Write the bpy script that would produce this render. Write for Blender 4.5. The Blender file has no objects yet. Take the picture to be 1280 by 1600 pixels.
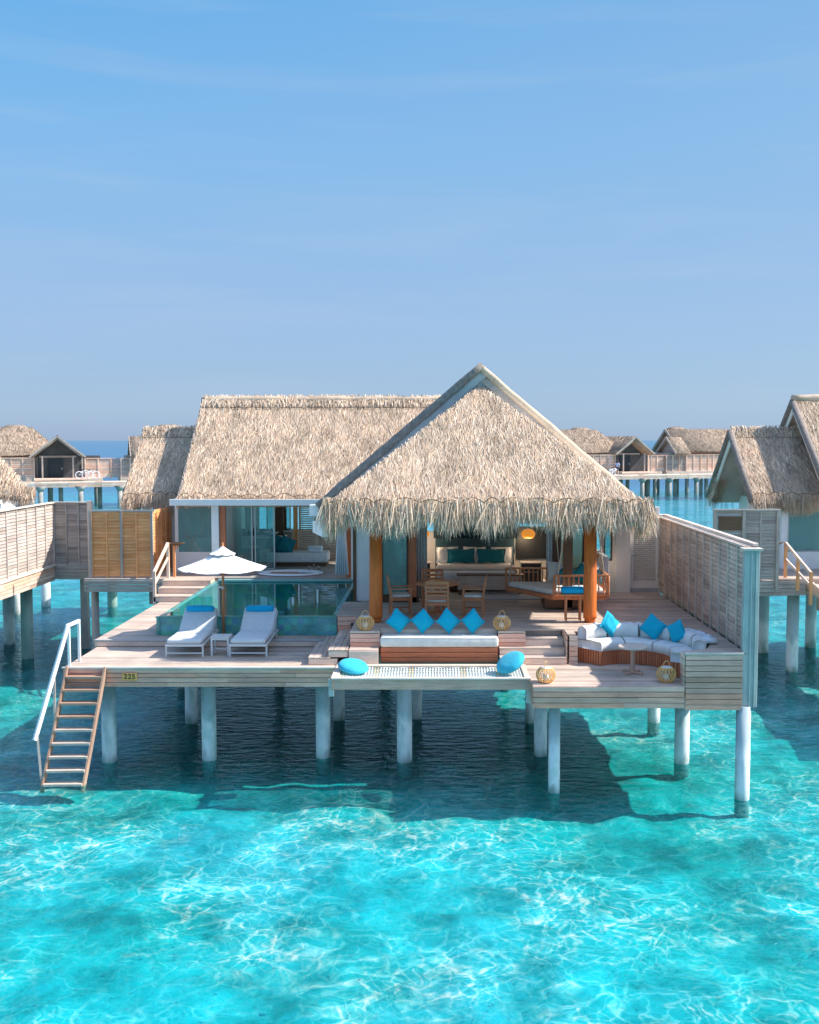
import bpy, bmesh, math, random
import numpy as np
from mathutils import Vector, Matrix
random.seed(7); RNG = np.random.default_rng(7)
SC = bpy.context.scene; COL = SC.collection
PI = math.pi
ZL, ZA, ZU, ZP = 2.26, 2.42, 2.90, 2.86      # lower deck, pool walkway, upper deck, pool rim

# ------------------------------------------------------------------ materials
def new_mat(name):
    m = bpy.data.materials.new(name); m.use_nodes = True
    nt = m.node_tree; b = nt.nodes['Principled BSDF']; return m, nt, b
def N(nt, t, **k):
    n = nt.nodes.new(t)
    for a, v in k.items():
        if hasattr(n, a): setattr(n, a, v)
        else: n.inputs[a].default_value = v
    return n
def ramp(nt, stops, fac):
    r = nt.nodes.new('ShaderNodeValToRGB'); e = r.color_ramp.elements
    while len(e) < len(stops): e.new(0.5)
    for q, (p, c) in zip(e, stops): q.position = p; q.color = (c[0], c[1], c[2], 1)
    nt.links.new(fac, r.inputs[0]); return r
def coords(nt, scale=(1,1,1), island=0.0):
    tc = nt.nodes.new('ShaderNodeTexCoord'); mp = nt.nodes.new('ShaderNodeMapping')
    mp.inputs['Scale'].default_value = scale
    nt.links.new(tc.outputs['Object'], mp.inputs[0])
    if island:
        g = nt.nodes.new('ShaderNodeNewGeometry'); mu = N(nt, 'ShaderNodeMath', operation='MULTIPLY')
        mu.inputs[1].default_value = island
        nt.links.new(g.outputs['Random Per Island'], mu.inputs[0])
        nt.links.new(mu.outputs[0], mp.inputs['Location'])
    return mp.outputs[0]
def mixc(nt, a, b, fac, mode='MIX'):
    m = nt.nodes.new('ShaderNodeMix'); m.data_type = 'RGBA'; m.blend_type = mode
    for s, v in ((m.inputs[6], a), (m.inputs[7], b)):
        if isinstance(v, tuple): s.default_value = (v[0], v[1], v[2], 1)
        else: nt.links.new(v, s)
    if isinstance(fac, float): m.inputs[0].default_value = fac
    else: nt.links.new(fac, m.inputs[0])
    return m.outputs[2]
def bump(nt, b, h, dist=0.01, strength=0.5):
    n = nt.nodes.new('ShaderNodeBump'); n.inputs['Distance'].default_value = dist
    n.inputs['Strength'].default_value = strength
    nt.links.new(h, n.inputs['Height']); nt.links.new(n.outputs[0], b.inputs['Normal'])
def plain(name, col, rough=0.6, var=0.12, scale=6, metal=0.0, bmp=0.0, spec=None):
    m, nt, b = new_mat(name)
    no = N(nt, 'ShaderNodeTexNoise'); no.inputs['Scale'].default_value = scale; no.inputs['Detail'].default_value = 6
    nt.links.new(coords(nt), no.inputs['Vector'])
    lo = tuple(c*(1-var) for c in col); hi = tuple(min(1, c*(1+var)) for c in col)
    r = ramp(nt, [(0.3, lo), (0.7, hi)], no.outputs[0])
    nt.links.new(r.outputs[0], b.inputs['Base Color'])
    b.inputs['Roughness'].default_value = rough; b.inputs['Metallic'].default_value = metal
    if spec is not None: b.inputs['Specular IOR Level'].default_value = spec
    if bmp: bump(nt, b, no.outputs[0], bmp, 0.6)
    return m
def wood(name, c1, c2, axis='x', rough=0.75, c3=None):
    """planks: every board (mesh island) has its own tone, grain runs along the board"""
    m, nt, b = new_mat(name)
    s = {'x': (0.9, 14, 14), 'y': (14, 0.9, 14), 'z': (14, 14, 0.9)}[axis]
    g = nt.nodes.new('ShaderNodeNewGeometry')
    no = N(nt, 'ShaderNodeTexNoise'); no.inputs['Scale'].default_value = 2.2; no.inputs['Detail'].default_value = 8; no.inputs['Roughness'].default_value = .65
    nt.links.new(coords(nt, s, 37.0), no.inputs['Vector'])
    st = [(0.0, c1), (0.55, c2)] + ([(0.97, c3)] if c3 else [])
    tone = ramp(nt, st, g.outputs['Random Per Island'])
    gr = ramp(nt, [(0.25, (.62,.60,.58)), (0.5, (.93,.93,.93)), (0.78, (1.12,1.1,1.08))], no.outputs[0])
    c = mixc(nt, tone.outputs[0], gr.outputs[0], 1.0, 'MULTIPLY')
    n2 = N(nt, 'ShaderNodeTexNoise'); n2.inputs['Scale'].default_value = 1.3; n2.inputs['Detail'].default_value = 4
    nt.links.new(coords(nt), n2.inputs['Vector'])
    w = ramp(nt, [(0.35, (.84,.83,.84)), (0.65, (1.08,1.07,1.05))], n2.outputs[0])
    c = mixc(nt, c, w.outputs[0], 1.0, 'MULTIPLY')
    nt.links.new(c, b.inputs['Base Color']); b.inputs['Roughness'].default_value = rough
    b.inputs['Specular IOR Level'].default_value = 0.25
    bump(nt, b, no.outputs[0], 0.006, 0.5)
    return m
def thatch_mat(name, stops):
    m, nt, b = new_mat(name)
    g = nt.nodes.new('ShaderNodeNewGeometry')
    r = ramp(nt, stops, g.outputs['Random Per Island'])
    no = N(nt, 'ShaderNodeTexNoise'); no.inputs['Scale'].default_value = 1.4; no.inputs['Detail'].default_value = 7; no.inputs['Roughness'].default_value = .62
    nt.links.new(coords(nt,(1.4,.6,.8)), no.inputs['Vector'])
    w = ramp(nt, [(0.34, (.74,.72,.70)), (0.5, (.98,.97,.96)), (0.66, (1.12,1.08,1.04))], no.outputs[0])
    c = mixc(nt, r.outputs[0], w.outputs[0], 1.0, 'MULTIPLY')
    nt.links.new(c, b.inputs['Base Color']); b.inputs['Roughness'].default_value = 0.8
    b.inputs['Specular IOR Level'].default_value = 0.2
    n2 = N(nt, 'ShaderNodeTexNoise'); n2.inputs['Scale'].default_value = 30
    nt.links.new(coords(nt, (2,2,.6)), n2.inputs['Vector']); bump(nt, b, n2.outputs[0], 0.02, 0.7)
    return m
def fabric(name, col, var=0.06, rough=0.9):
    m, nt, b = new_mat(name)
    no = N(nt, 'ShaderNodeTexNoise'); no.inputs['Scale'].default_value = 7; no.inputs['Detail'].default_value = 5
    nt.links.new(coords(nt), no.inputs['Vector'])
    r = ramp(nt, [(0.3, tuple(c*(1-var) for c in col)), (0.7, tuple(min(1,c*(1+var)) for c in col))], no.outputs[0])
    nt.links.new(r.outputs[0], b.inputs['Base Color']); b.inputs['Roughness'].default_value = rough
    b.inputs['Sheen Weight'].default_value = 0.15; b.inputs['Specular IOR Level'].default_value = 0.2
    bump(nt, b, no.outputs[0], 0.03, 0.5); return m
def glassy(name, tint, alpha, rough=0.02):
    m = bpy.data.materials.new(name); m.use_nodes = True; nt = m.node_tree
    for n in list(nt.nodes):
        if n.type != 'OUTPUT_MATERIAL': nt.nodes.remove(n)
    out = nt.nodes[0]
    t = nt.nodes.new('ShaderNodeBsdfTransparent'); t.inputs[0].default_value = (*tint, 1)
    d = nt.nodes.new('ShaderNodeBsdfDiffuse'); d.inputs[0].default_value = (tint[0]*.7, tint[1]*.7, tint[2]*.7, 1)
    g = nt.nodes.new('ShaderNodeBsdfGlossy'); g.inputs['Roughness'].default_value = rough
    f = nt.nodes.new('ShaderNodeFresnel'); f.inputs[0].default_value = 1.5
    m1 = nt.nodes.new('ShaderNodeMixShader'); m1.inputs[0].default_value = alpha
    nt.links.new(t.outputs[0], m1.inputs[1]); nt.links.new(d.outputs[0], m1.inputs[2])
    m2 = nt.nodes.new('ShaderNodeMixShader'); nt.links.new(f.outputs[0], m2.inputs[0])
    nt.links.new(m1.outputs[0], m2.inputs[1]); nt.links.new(g.outputs[0], m2.inputs[2])
    nt.links.new(m2.outputs[0], out.inputs[0]); return m

M = {}
DK = ((.47,.37,.30), (.66,.53,.44), (.70,.52,.40))
for ax in 'xyz':
    M['deck_'+ax] = wood('weathered_deck_'+ax, DK[0], DK[1], ax, .75, DK[2])
    M['grey_'+ax] = wood('silvered_wood_'+ax, (.33,.27,.24), (.48,.41,.36), ax, .8)
    M['fas_'+ax] = wood('fascia_wood_'+ax, (.54,.38,.29), (.90,.68,.55), ax, .75, (.84,.50,.35))
    M['front_'+ax] = wood('pinkish_cladding_'+ax, (.62,.33,.23), (.95,.55,.42), ax, .75, (.88,.40,.27))
    M['silver_'+ax] = wood('bleached_slat_'+ax, (.42,.35,.30), (.60,.51,.45), ax, .8)
    M['ladder_'+ax] = wood('sun_worn_hardwood_'+ax, (.40,.23,.16), (.58,.37,.27), ax, .75)
    M['pink_'+ax] = wood('faded_teak_'+ax, (.54,.43,.35), (.74,.61,.51), ax, .75)
    M['orange_'+ax] = wood('new_cedar_'+ax, (.80,.32,.11), (.92,.43,.18), ax, .6)
    M['red_'+ax] = wood('oiled_redwood_'+ax, (.50,.145,.065), (.62,.21,.10), ax, .5)
    M['brown_'+ax] = wood('dark_timber_'+ax, (.10,.055,.032), (.16,.09,.05), ax, .5)
    M['teak_'+ax] = wood('teak_'+ax, (.54,.18,.08), (.66,.26,.12), ax, .5)
    M['pale_'+ax] = wood('bleached_wood_'+ax, (.74,.60,.50), (.82,.70,.60), ax, .7)
    M['teal_'+ax] = wood('sea_stained_timber_'+ax, (.42,.46,.43), (.56,.58,.54), ax, .7)
M['post'] = wood('post_timber', (.74,.18,.035), (.76,.19,.04), 'z', .5)
TH = [(0,(.33,.23,.15)), (.12,(.48,.345,.235)), (.5,(.70,.505,.355)), (.85,(.84,.65,.475)), (1,(.92,.78,.61))]
M['thatch'] = thatch_mat('dry_thatch', TH)
M['thatch_far'] = thatch_mat('brown_thatch', [(0,(.25,.18,.13)), (.5,(.34,.255,.19)), (1,(.42,.33,.25))])
M['thatch_core'] = thatch_mat('thatch_core', [(0,(.60,.45,.32)), (1,(.64,.49,.36))])
M['rakegrey'] = plain('weathered_thatch_roll', (.24,.20,.17), .85, .25, 9, bmp=.02)
M['white'] = plain('white_paint', (.84,.82,.79), .5, .05, 2)
M['cream'] = plain('cream_render', (.84,.76,.68), .8, .05, 2, bmp=.003)
M['whitewall'] = plain('white_render', (.82,.81,.79), .8, .04, 2, bmp=.003)
M['sofa'] = fabric('sofa_canvas', (.72,.71,.69))
M['cushion'] = fabric('cream_cushion', (.74,.71,.65))
M['mattress'] = fabric('lounger_fabric', (.62,.63,.63))
M['cyan'] = fabric('turquoise_fabric', (.0,.40,.56), .05, .7)
M['blue'] = fabric('sky_blue_fabric', (.0,.36,.62), .05, .7)
M['aqua'] = fabric('aqua_fabric', (.03,.43,.56), .05, .7)
M['teal'] = fabric('teal_fabric', (.01,.17,.21), .10, .8)
M['linen'] = fabric('white_linen', (.74,.76,.79))
M['throw'] = fabric('grey_throw', (.42,.41,.42))
M['umb'] = fabric('parasol_canvas', (.80,.78,.76), .03)
M['metal'] = plain('brushed_metal', (.50,.50,.49), .35, .05, 8, .9)
M['whitemetal'] = plain('painted_metal', (.66,.66,.64), .4, .05, 4)
M['black'] = plain('black_plastic', (.02,.02,.02), .4, .1, 5)
M['navy'] = plain('dark_headboard', (.012,.05,.075), .6, .2, 3)
M['darkcab'] = plain('dark_cabinet', (.02,.025,.03), .4, .2, 3)
M['stone'] = plain('grey_stone', (.42,.41,.40), .5, .12, 3, bmp=.002)
M['porcelain'] = plain('porcelain', (.82,.83,.84), .15, .02, 2)
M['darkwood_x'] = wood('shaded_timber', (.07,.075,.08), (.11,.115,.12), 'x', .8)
M['rattan'] = plain('rattan_cane', (.88,.48,.17), .5, .2, 14)
M['rope'] = plain('rope', (.55,.47,.36), .9, .15, 30)
M['netrope'] = plain('net_rope', (.78,.76,.72), .8, .08, 20)
M['netcol'] = plain('net_rope_coloured', (.62,.42,.20), .8, .3, 2)
M['lampamber'] = plain('amber_shade', (.80,.32,.03), .5, .1, 5); _b = M['lampamber'].node_tree.nodes['Principled BSDF']; _b.inputs['Emission Color'].default_value = (1,.35,.04,1); _b.inputs['Emission Strength'].default_value = .22
M['orangebuoy'] = plain('orange_buoy', (.85,.22,.03), .5, .05, 5)
M['plaque'] = plain('varnished_plaque', (.92,.40,.10), .4, .15, 9)
M['dark'] = plain('dark_lettering', (.05,.02,.01), .6, .05, 5)
M['rug'] = fabric('pale_rug', (.50,.50,.52))
M['window'] = glassy('window_glass', (.70,.90,.88), .12)
M['windowteal'] = glassy('tinted_glass', (.60,.88,.86), .30)
M['mirror'] = plain('mirror', (.80,.86,.86), .04, .01, 2, 1.0)
M['curtain'] = fabric('sheer_curtain', (.66,.72,.72))
M['tealcurtain'] = fabric('pale_teal_blind', (.36,.62,.60))
M['skin'] = plain('skin', (.34,.19,.12), .6, .05, 4)
M['shirt'] = fabric('lilac_shirt', (.58,.54,.70))
M['hair'] = plain('dark_hair', (.02,.017,.015), .6, .1, 8)
M['shorts'] = fabric('dark_shorts', (.05,.05,.08))
M['bikewhite'] = plain('white_tyre_paint', (.80,.77,.78), .5, .03, 4)

def pile_mat():
    m, nt, b = new_mat('concrete_pile')
    tc = nt.nodes.new('ShaderNodeTexCoord')
    no = N(nt, 'ShaderNodeTexNoise'); no.inputs['Scale'].default_value = 2.2; no.inputs['Detail'].default_value = 7
    nt.links.new(coords(nt, (1.6,1.6,.7)), no.inputs['Vector'])
    sx = nt.nodes.new('ShaderNodeSeparateXYZ'); nt.links.new(tc.outputs['Object'], sx.inputs[0])
    ad = N(nt, 'ShaderNodeMath', operation='MULTIPLY_ADD'); ad.inputs[1].default_value = .9
    nt.links.new(no.outputs[0], ad.inputs[0]); nt.links.new(sx.outputs[2], ad.inputs[2])
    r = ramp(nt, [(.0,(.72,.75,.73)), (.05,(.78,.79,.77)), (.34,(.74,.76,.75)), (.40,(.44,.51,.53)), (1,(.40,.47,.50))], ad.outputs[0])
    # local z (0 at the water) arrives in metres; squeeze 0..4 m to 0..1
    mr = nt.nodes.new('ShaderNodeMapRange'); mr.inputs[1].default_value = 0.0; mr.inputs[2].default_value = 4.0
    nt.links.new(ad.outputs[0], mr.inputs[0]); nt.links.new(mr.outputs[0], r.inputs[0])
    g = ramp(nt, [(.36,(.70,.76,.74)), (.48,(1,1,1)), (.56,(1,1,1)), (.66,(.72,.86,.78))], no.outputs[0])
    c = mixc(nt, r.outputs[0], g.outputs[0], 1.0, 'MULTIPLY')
    # damp algae band at the waterline
    wl = nt.nodes.new('ShaderNodeMapRange'); wl.inputs[1].default_value = 0.30; wl.inputs[2].default_value = 0.62
    wa = N(nt, 'ShaderNodeMath', operation='ADD'); nt.links.new(no.outputs[0], wa.inputs[0]); nt.links.new(sx.outputs[2], wa.inputs[1]); wb = N(nt, 'ShaderNodeMath', operation='SUBTRACT'); wb.inputs[1].default_value = .12; nt.links.new(wa.outputs[0], wb.inputs[0]); nt.links.new(wb.outputs[0], wl.inputs[0])
    c = mixc(nt, (.26,.33,.29), c, wl.outputs[0])
    nt.links.new(c, b.inputs['Base Color']); b.inputs['Roughness'].default_value = .7
    bump(nt, b, no.outputs[0], .01, .5); return m
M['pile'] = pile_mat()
M['pile_far'] = plain('dark_far_pile', (.30,.28,.25), .8, .25, 1)
M['pile_green'] = plain('algae_pile', (.24,.34,.30), .7, .25, 2, bmp=.01)
def tile_mat():
    m, nt, b = new_mat('green_pool_tile')
    br = nt.nodes.new('ShaderNodeTexVoronoi'); br.distance = 'CHEBYCHEV'; br.inputs['Scale'].default_value = 6.5
    br.inputs['Randomness'].default_value = .15
    nt.links.new(coords(nt), br.inputs['Vector'])
    no = N(nt, 'ShaderNodeTexNoise'); no.inputs['Scale'].default_value = 2.5; no.inputs['Detail'].default_value = 6
    nt.links.new(coords(nt), no.inputs['Vector'])
    r = ramp(nt, [(.2,(.05,.24,.23)), (.5,(.11,.42,.39)), (.85,(.24,.60,.50))], no.outputs[0])
    c = mixc(nt, r.outputs[0], br.outputs['Color'], .22, 'OVERLAY')
    nt.links.new(c, b.inputs['Base Color']); b.inputs['Roughness'].default_value = .22
    return m
M['tile'] = tile_mat()

# ------------------------------------------------------------------ mesh builder
class MB:
    def __init__(s): s.v = []; s.f = []; s.sm = []
    def add(s, vs, fs, smooth=False):
        o = len(s.v); s.v.extend([tuple(p) for p in vs]); s.f.extend([tuple(i+o for i in f) for f in fs]); s.sm.extend([smooth]*len(fs)); return s
    def box(s, x0, x1, y0, y1, z0, z1):
        return s.add([(x0,y0,z0),(x1,y0,z0),(x1,y1,z0),(x0,y1,z0),(x0,y0,z1),(x1,y0,z1),(x1,y1,z1),(x0,y1,z1)],
                     [(0,3,2,1),(4,5,6,7),(0,1,5,4),(1,2,6,5),(2,3,7,6),(3,0,4,7)])
    def bar(s, p, q, w, h, up=(0,0,1), taper=1.0):
        """box from p to q, w across, h along 'up'"""
        p = Vector(p); q = Vector(q); d = (q-p).normalized(); up = Vector(up)
        sd = d.cross(up)
        if sd.length < 1e-4: sd = d.cross(Vector((0,1,0)))
        sd.normalize(); u = sd.cross(d).normalized()
        vs = []
        for c, k in ((p,1.0),(q,taper)):
            for a, b_ in ((-1,-1),(1,-1),(1,1),(-1,1)): vs.append(c + sd*(a*w/2*k) + u*(b_*h/2*k))
        return s.add(vs, [(0,1,2,3),(7,6,5,4),(0,4,5,1),(1,5,6,2),(2,6,7,3),(3,7,4,0)])
    def tube(s, pts, r, n=8, cap=True, smooth=True):
        pts = [Vector(p) for p in pts]; rs = r if isinstance(r, (list,tuple)) else [r]*len(pts)
        vs = []; fs = []; prev = None
        for i, p in enumerate(pts):
            a = pts[max(i-1,0)]; b_ = pts[min(i+1,len(pts)-1)]; d = (b_-a).normalized()
            if prev is None:
                u = d.cross(Vector((0,0,1)))
                if u.length < .01: u = d.cross(Vector((0,1,0)))
            else: u = prev - d*prev.dot(d)
            u.normalize(); prev = u; w = d.cross(u)
            for k in range(n):
                t = 2*PI*k/n; vs.append(p + (u*math.cos(t)+w*math.sin(t))*rs[i])
        for i in range(len(pts)-1):
            for k in range(n):
                k2 = (k+1)%n; fs.append((i*n+k, (i+1)*n+k, (i+1)*n+k2, i*n+k2))
        s.add(vs, fs, smooth)
        if cap:
            o = len(s.v)-len(vs)
            s.f.append(tuple(o+k for k in range(n))); s.f.append(tuple(o+(len(pts)-1)*n+k for k in reversed(range(n)))); s.sm += [False, False]
        return s
    def lathe(s, prof, c=(0,0,0), n=20, smooth=True, sx=1, sy=1, a0=0, a1=2*PI):
        vs = []; fs = []; full = abs(a1-a0-2*PI) < 1e-6; m = n if full else n+1
        for (r, z) in prof:
            for k in range(m):
                t = a0+(a1-a0)*k/n; vs.append((c[0]+r*sx*math.cos(t), c[1]+r*sy*math.sin(t), c[2]+z))
        for i in range(len(prof)-1):
            for k in range(n):
                k2 = (k+1) % m if full else k+1
                fs.append((i*m+k, i*m+k2, (i+1)*m+k2, (i+1)*m+k))
        return s.add(vs, fs, smooth)
    def prism(s, poly, z0, z1):
        n = len(poly)
        vs = [(x,y,z0) for x,y in poly] + [(x,y,z1) for x,y in poly]
        return s.add(vs, [tuple(reversed(range(n))), tuple(range(n,2*n))] + [(i,(i+1)%n,n+(i+1)%n,n+i) for i in range(n)])
    def slab(s, top, t, nrm=None):
        """solid under a 3- or 4-cornered face, t thick along its normal"""
        top = [Vector(p) for p in top]; n = len(top)
        nr = Vector(nrm) if nrm else (top[1]-top[0]).cross(top[2]-top[0]).normalized()
        if nr.z < 0: nr = -nr
        vs = top + [p - nr*t for p in top]
        return s.add(vs, [tuple(range(n)), tuple(reversed(range(n,2*n)))] + [(i,n+i,n+(i+1)%n,(i+1)%n) for i in range(n)])
    def pillow(s, c, w, h, t, mat3=None, n=10, puff=.5):
        """square cushion w x h (local x,z), t thick (local y), pinched corners"""
        R = mat3 or Matrix.Identity(3); c = Vector(c); vs = []; fs = []
        for sg in (1,-1):
            for i in range(n+1):
                for j in range(n+1):
                    a = -1+2*i/n; b_ = -1+2*j/n
                    e = (1-abs(a)**2.6)*(1-abs(b_)**2.6)
                    pin = 1-.07*(1-abs(a*b_))*0 - .06*(abs(a)**4*(1-b_*b_)+abs(b_)**4*(1-a*a))
                    vs.append(c + R @ Vector((a*w/2*pin, sg*(t/2*max(e,0)**puff+.004), b_*h/2*pin)))
            o = 0 if sg == 1 else (n+1)**2
            for i in range(n):
                for j in range(n):
                    q = [o+i*(n+1)+j, o+(i+1)*(n+1)+j, o+(i+1)*(n+1)+j+1, o+i*(n+1)+j+1]
                    fs.append(tuple(reversed(q)) if sg == -1 else tuple(q))
        m = (n+1)**2
        rim = [(i,0) for i in range(n)] + [(n,j) for j in range(n)] + [(i,n) for i in range(n,0,-1)] + [(0,j) for j in range(n,0,-1)]
        idx = [i*(n+1)+j for i,j in rim]
        for k in range(len(idx)):
            a, b_ = idx[k], idx[(k+1)%len(idx)]; fs.append((a, b_, b_+m, a+m))
        return s.add(vs, fs, True)
    def cushion_box(s, x0,x1,y0,y1,z0,z1,r=.04,mat4=None):
        """soft-edged box (superellipsoid-like rounding)"""
        cx,cy,cz=(x0+x1)/2,(y0+y1)/2,(z0+z1)/2; a,b_,c=(x1-x0)/2,(y1-y0)/2,(z1-z0)/2
        bm = bmesh.new(); bmesh.ops.create_cube(bm, size=1)
        for v in bm.verts: v.co = Vector((v.co.x*2*a, v.co.y*2*b_, v.co.z*2*c))
        bmesh.ops.bevel(bm, geom=list(bm.edges), offset=min(r,c*.95), segments=3, profile=.5, affect='EDGES')
        for v in bm.verts:
            v.co.z *= 1 + .12*(1-(v.co.x/a)**2)*(1-(v.co.y/b_)**2) if v.co.z > 0 else 1
            v.co += Vector((cx,cy,cz))
            if mat4: v.co = mat4 @ v.co
        bm.verts.index_update()
        s.add([v.co.copy() for v in bm.verts], [tuple(v.index for v in f.verts) for f in bm.faces], True); bm.free(); return s

OFF = {}
def thing(name, label, cat, loc=(0,0,0), rz=0.0, group=None, world=True):
    o = bpy.data.objects.new(name, None); COL.objects.link(o)
    o.empty_display_size = .2; o.location = loc; o.rotation_euler = (0,0,rz)
    o['label'] = label; o['category'] = cat
    if group: o['group'] = group
    OFF[o.name] = Vector(loc) if world else Vector((0,0,0)); return o
def build(mb, name, mat, parent=None, bevel=0, label=None, loc=None):
    me = bpy.data.meshes.new(name)
    off = OFF.get(parent.name, Vector((0,0,0))) if parent else (Vector(loc) if loc else Vector((0,0,0)))
    me.from_pydata([(v[0]-off.x, v[1]-off.y, v[2]-off.z) for v in mb.v], [], mb.f)
    me.polygons.foreach_set('use_smooth', mb.sm); me.update()
    mats = mat if isinstance(mat, list) else [mat]
    for q in mats: me.materials.append(q)
    o = bpy.data.objects.new(name, me); COL.objects.link(o)
    if parent: o.parent = parent
    elif loc: o.location = loc
    OFF[o.name] = off
    if bevel:
        b = o.modifiers.new('bevel', 'BEVEL'); b.width = bevel; b.segments = 2; b.limit_method = 'ANGLE'
    if label: o['label'] = label
    return o
def solo(mb, name, mat, label, cat, loc, group=None, bevel=0):
    o = build(mb, name, mat, None, bevel, loc=loc); o['label'] = label; o['category'] = cat
    if group: o['group'] = group
    return o
def structure(o): o['kind'] = 'structure'; return o
def copy_tree(o, parent=None):
    c = o.copy(); COL.objects.link(c)
    if parent: c.parent = parent
    for ch in list(o.children): copy_tree(ch, c)
    return c
def repeat(o, loc, rz, label, group=None):
    c = copy_tree(o); c.location = loc; c.rotation_euler = (0,0,rz); c['label'] = label
    if group: c['group'] = group
    return c

# ------------------------------------------------------------------ thatch
def _nrm(a): return a/np.maximum(np.linalg.norm(a, axis=1, keepdims=True), 1e-9)
def blades(P, D, S, L, W, droop):
    """one tapered two-segment leaf per row: root P, direction D, side S"""
    n = len(P); L = L[:,None]; W = W[:,None]
    mid = P + D*L*.55; tip = P + D*L + np.array([0,0,-1.0])*droop[:,None]
    V = np.empty((n,6,3)); V[:,0]=P-S*W*.5; V[:,1]=P+S*W*.5; V[:,2]=mid-S*W*.42; V[:,3]=mid+S*W*.42; V[:,4]=tip-S*W*.12; V[:,5]=tip+S*W*.12
    return V.reshape(-1,3)
def thatch(name, faces, parent, mat, core=.28, dens=420, ln=(.28,.5), wd=(.018,.034), fringe=(), fl=(.35,.7), fd=150, fw=(.014,.028), lift=.10, core_mat=None):
    """faces: list of (corners ccw seen from above, first two = eave); fringe: list of (a, b, outward)"""
    mb = MB(); allV = []
    for poly in faces:
        mb.slab(poly, core)
        P = np.array(poly, float); a, b = P[0], P[1]
        nr = np.cross(P[1]-P[0], P[2]-P[0]); nr /= np.linalg.norm(nr); nr = nr if nr[2] > 0 else -nr
        dn = np.array([0,0,-1.0]); dn = dn-nr*dn.dot(nr); dn /= np.linalg.norm(dn); sd = np.cross(nr, dn)
        tris = [(0,1,2)] if len(P) == 3 else [(0,1,2),(0,2,3)]
        for t in tris:
            A,B,C = P[t[0]],P[t[1]],P[t[2]]
            ar = np.linalg.norm(np.cross(B-A,C-A))/2; n = int(ar*dens)
            r1 = np.sqrt(RNG.random(n)); r2 = RNG.random(n)
            p = (1-r1)[:,None]*A + (r1*(1-r2))[:,None]*B + (r1*r2)[:,None]*C
            ang = RNG.normal(0,.26,n); d = np.cos(ang)[:,None]*dn + np.sin(ang)[:,None]*sd
            d = _nrm(d + nr*RNG.uniform(-.02,lift*2,n)[:,None])
            s_ = np.cross(d, nr); tw = RNG.normal(0,.33,n)
            s_ = _nrm(s_*np.cos(tw)[:,None] + nr*np.sin(tw)[:,None])
            p = p + nr*RNG.uniform(.0,.05,n)[:,None] - d*.12
            allV.append(blades(p, d, s_, RNG.uniform(*ln,n), RNG.uniform(*wd,n), RNG.uniform(0,.03,n)))
    for (a, b, out) in fringe:
        a = np.array(a,float); b = np.array(b,float); out = np.array(out,float)
        Lf = np.linalg.norm(b-a); n = int(Lf*fd); t = RNG.random(n)
        al = (b-a)/Lf
        p = a+(b-a)*t[:,None] - out*RNG.uniform(-.04,.34,n)[:,None] + np.array([0,0,1])*RNG.uniform(-.10,.16,n)[:,None]
        clump = .5+.5*np.sin(t*Lf*5.3+1.3*np.sin(t*Lf*2.1)) 
        d = _nrm(np.array([0,0,-1.0]) + out*RNG.uniform(-.02,.75,n)[:,None] + al*RNG.normal(0,.22,n)[:,None])
        s_ = np.cross(d, out); tw = RNG.normal(0,.5,n)
        s_ = _nrm(s_*np.cos(tw)[:,None] + out*np.sin(tw)[:,None])
        L = RNG.uniform(*fl,n)*(.72+.4*clump)
        allV.append(blades(p, d, s_, L, RNG.uniform(*fw,n), RNG.uniform(0,.08,n)))
    V = np.concatenate(allV) if allV else np.zeros((0,3)); nb = len(V)//6
    off = np.array(OFF.get(parent.name, (0,0,0)))
    bv = np.array(mb.v); co = np.concatenate([bv, V]) - off
    me = bpy.data.meshes.new(name)
    lp = []; ls = []; c = 0
    for f in mb.f: ls.append(c); lp.extend(f); c += len(f)
    base = len(bv) + 6*np.arange(nb)[:,None]
    q = np.concatenate([base+np.array([0,1,3,2]), base+np.array([2,3,5,4])], axis=1).reshape(-1)
    loops = np.concatenate([np.array(lp), q]).astype(np.int32)
    starts = np.concatenate([np.array(ls), c + 4*np.arange(2*nb)]).astype(np.int32)
    me.vertices.add(len(co)); me.vertices.foreach_set('co', co.reshape(-1))
    me.loops.add(len(loops)); me.loops.foreach_set('vertex_index', loops)
    me.polygons.add(len(starts)); me.polygons.foreach_set('loop_start', starts)
    mi = np.zeros(len(starts), np.int32); mi[:len(ls)] = 1
    me.materials.append(mat); me.materials.append(core_mat or M['thatch_core'])
    me.polygons.foreach_set('material_index', mi)
    me.update(calc_edges=True); me.validate()
    o = bpy.data.objects.new(name, me); COL.objects.link(o); o.parent = parent; OFF[o.name] = Vector(off)
    return o
def scallops(parent, a, b, n, sag=.07, r=.014, skip=0.0):
    """dark looped tube added as the shade under the bundle edges; here and there it sinks into the thatch"""
    r *= .6; mb = MB(); a = Vector(a); b = Vector(b)
    ws = [random.uniform(.7,1.3) for _ in range(n)]; tot = sum(ws); t0 = 0
    for k in range(n):
        sg = sag*random.uniform(.5,1.3); pts = []
        for j in range(8):
            u = j/7; t = (t0+ws[k]*u)/tot; p = a.lerp(b, t); p.z += sg*math.sin(PI*u)
            if skip: p.y += .10*skip*math.sin(k*2.3+u*2)
            pts.append(p)
        t0 += ws[k]; mb.tube(pts, r, 5)
    return build(mb, 'scallop_shade_line', M['brown_x'], parent)  # drawn dark to stand for the shaded gap under the bundles
def roll(parent, a, b, r, mat=None, n=14, name='ridge_roll'):
    mb = MB(); a = Vector(a); b = Vector(b); k = max(4, int((b-a).length/.25))
    pts = [a.lerp(b, i/k) + Vector((0,0,random.uniform(-.012,.012))) for i in range(k+1)]
    mb.tube(pts, [r*random.uniform(.9,1.1) for _ in pts], n); return build(mb, name, mat or M['thatch_core'], parent)

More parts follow.
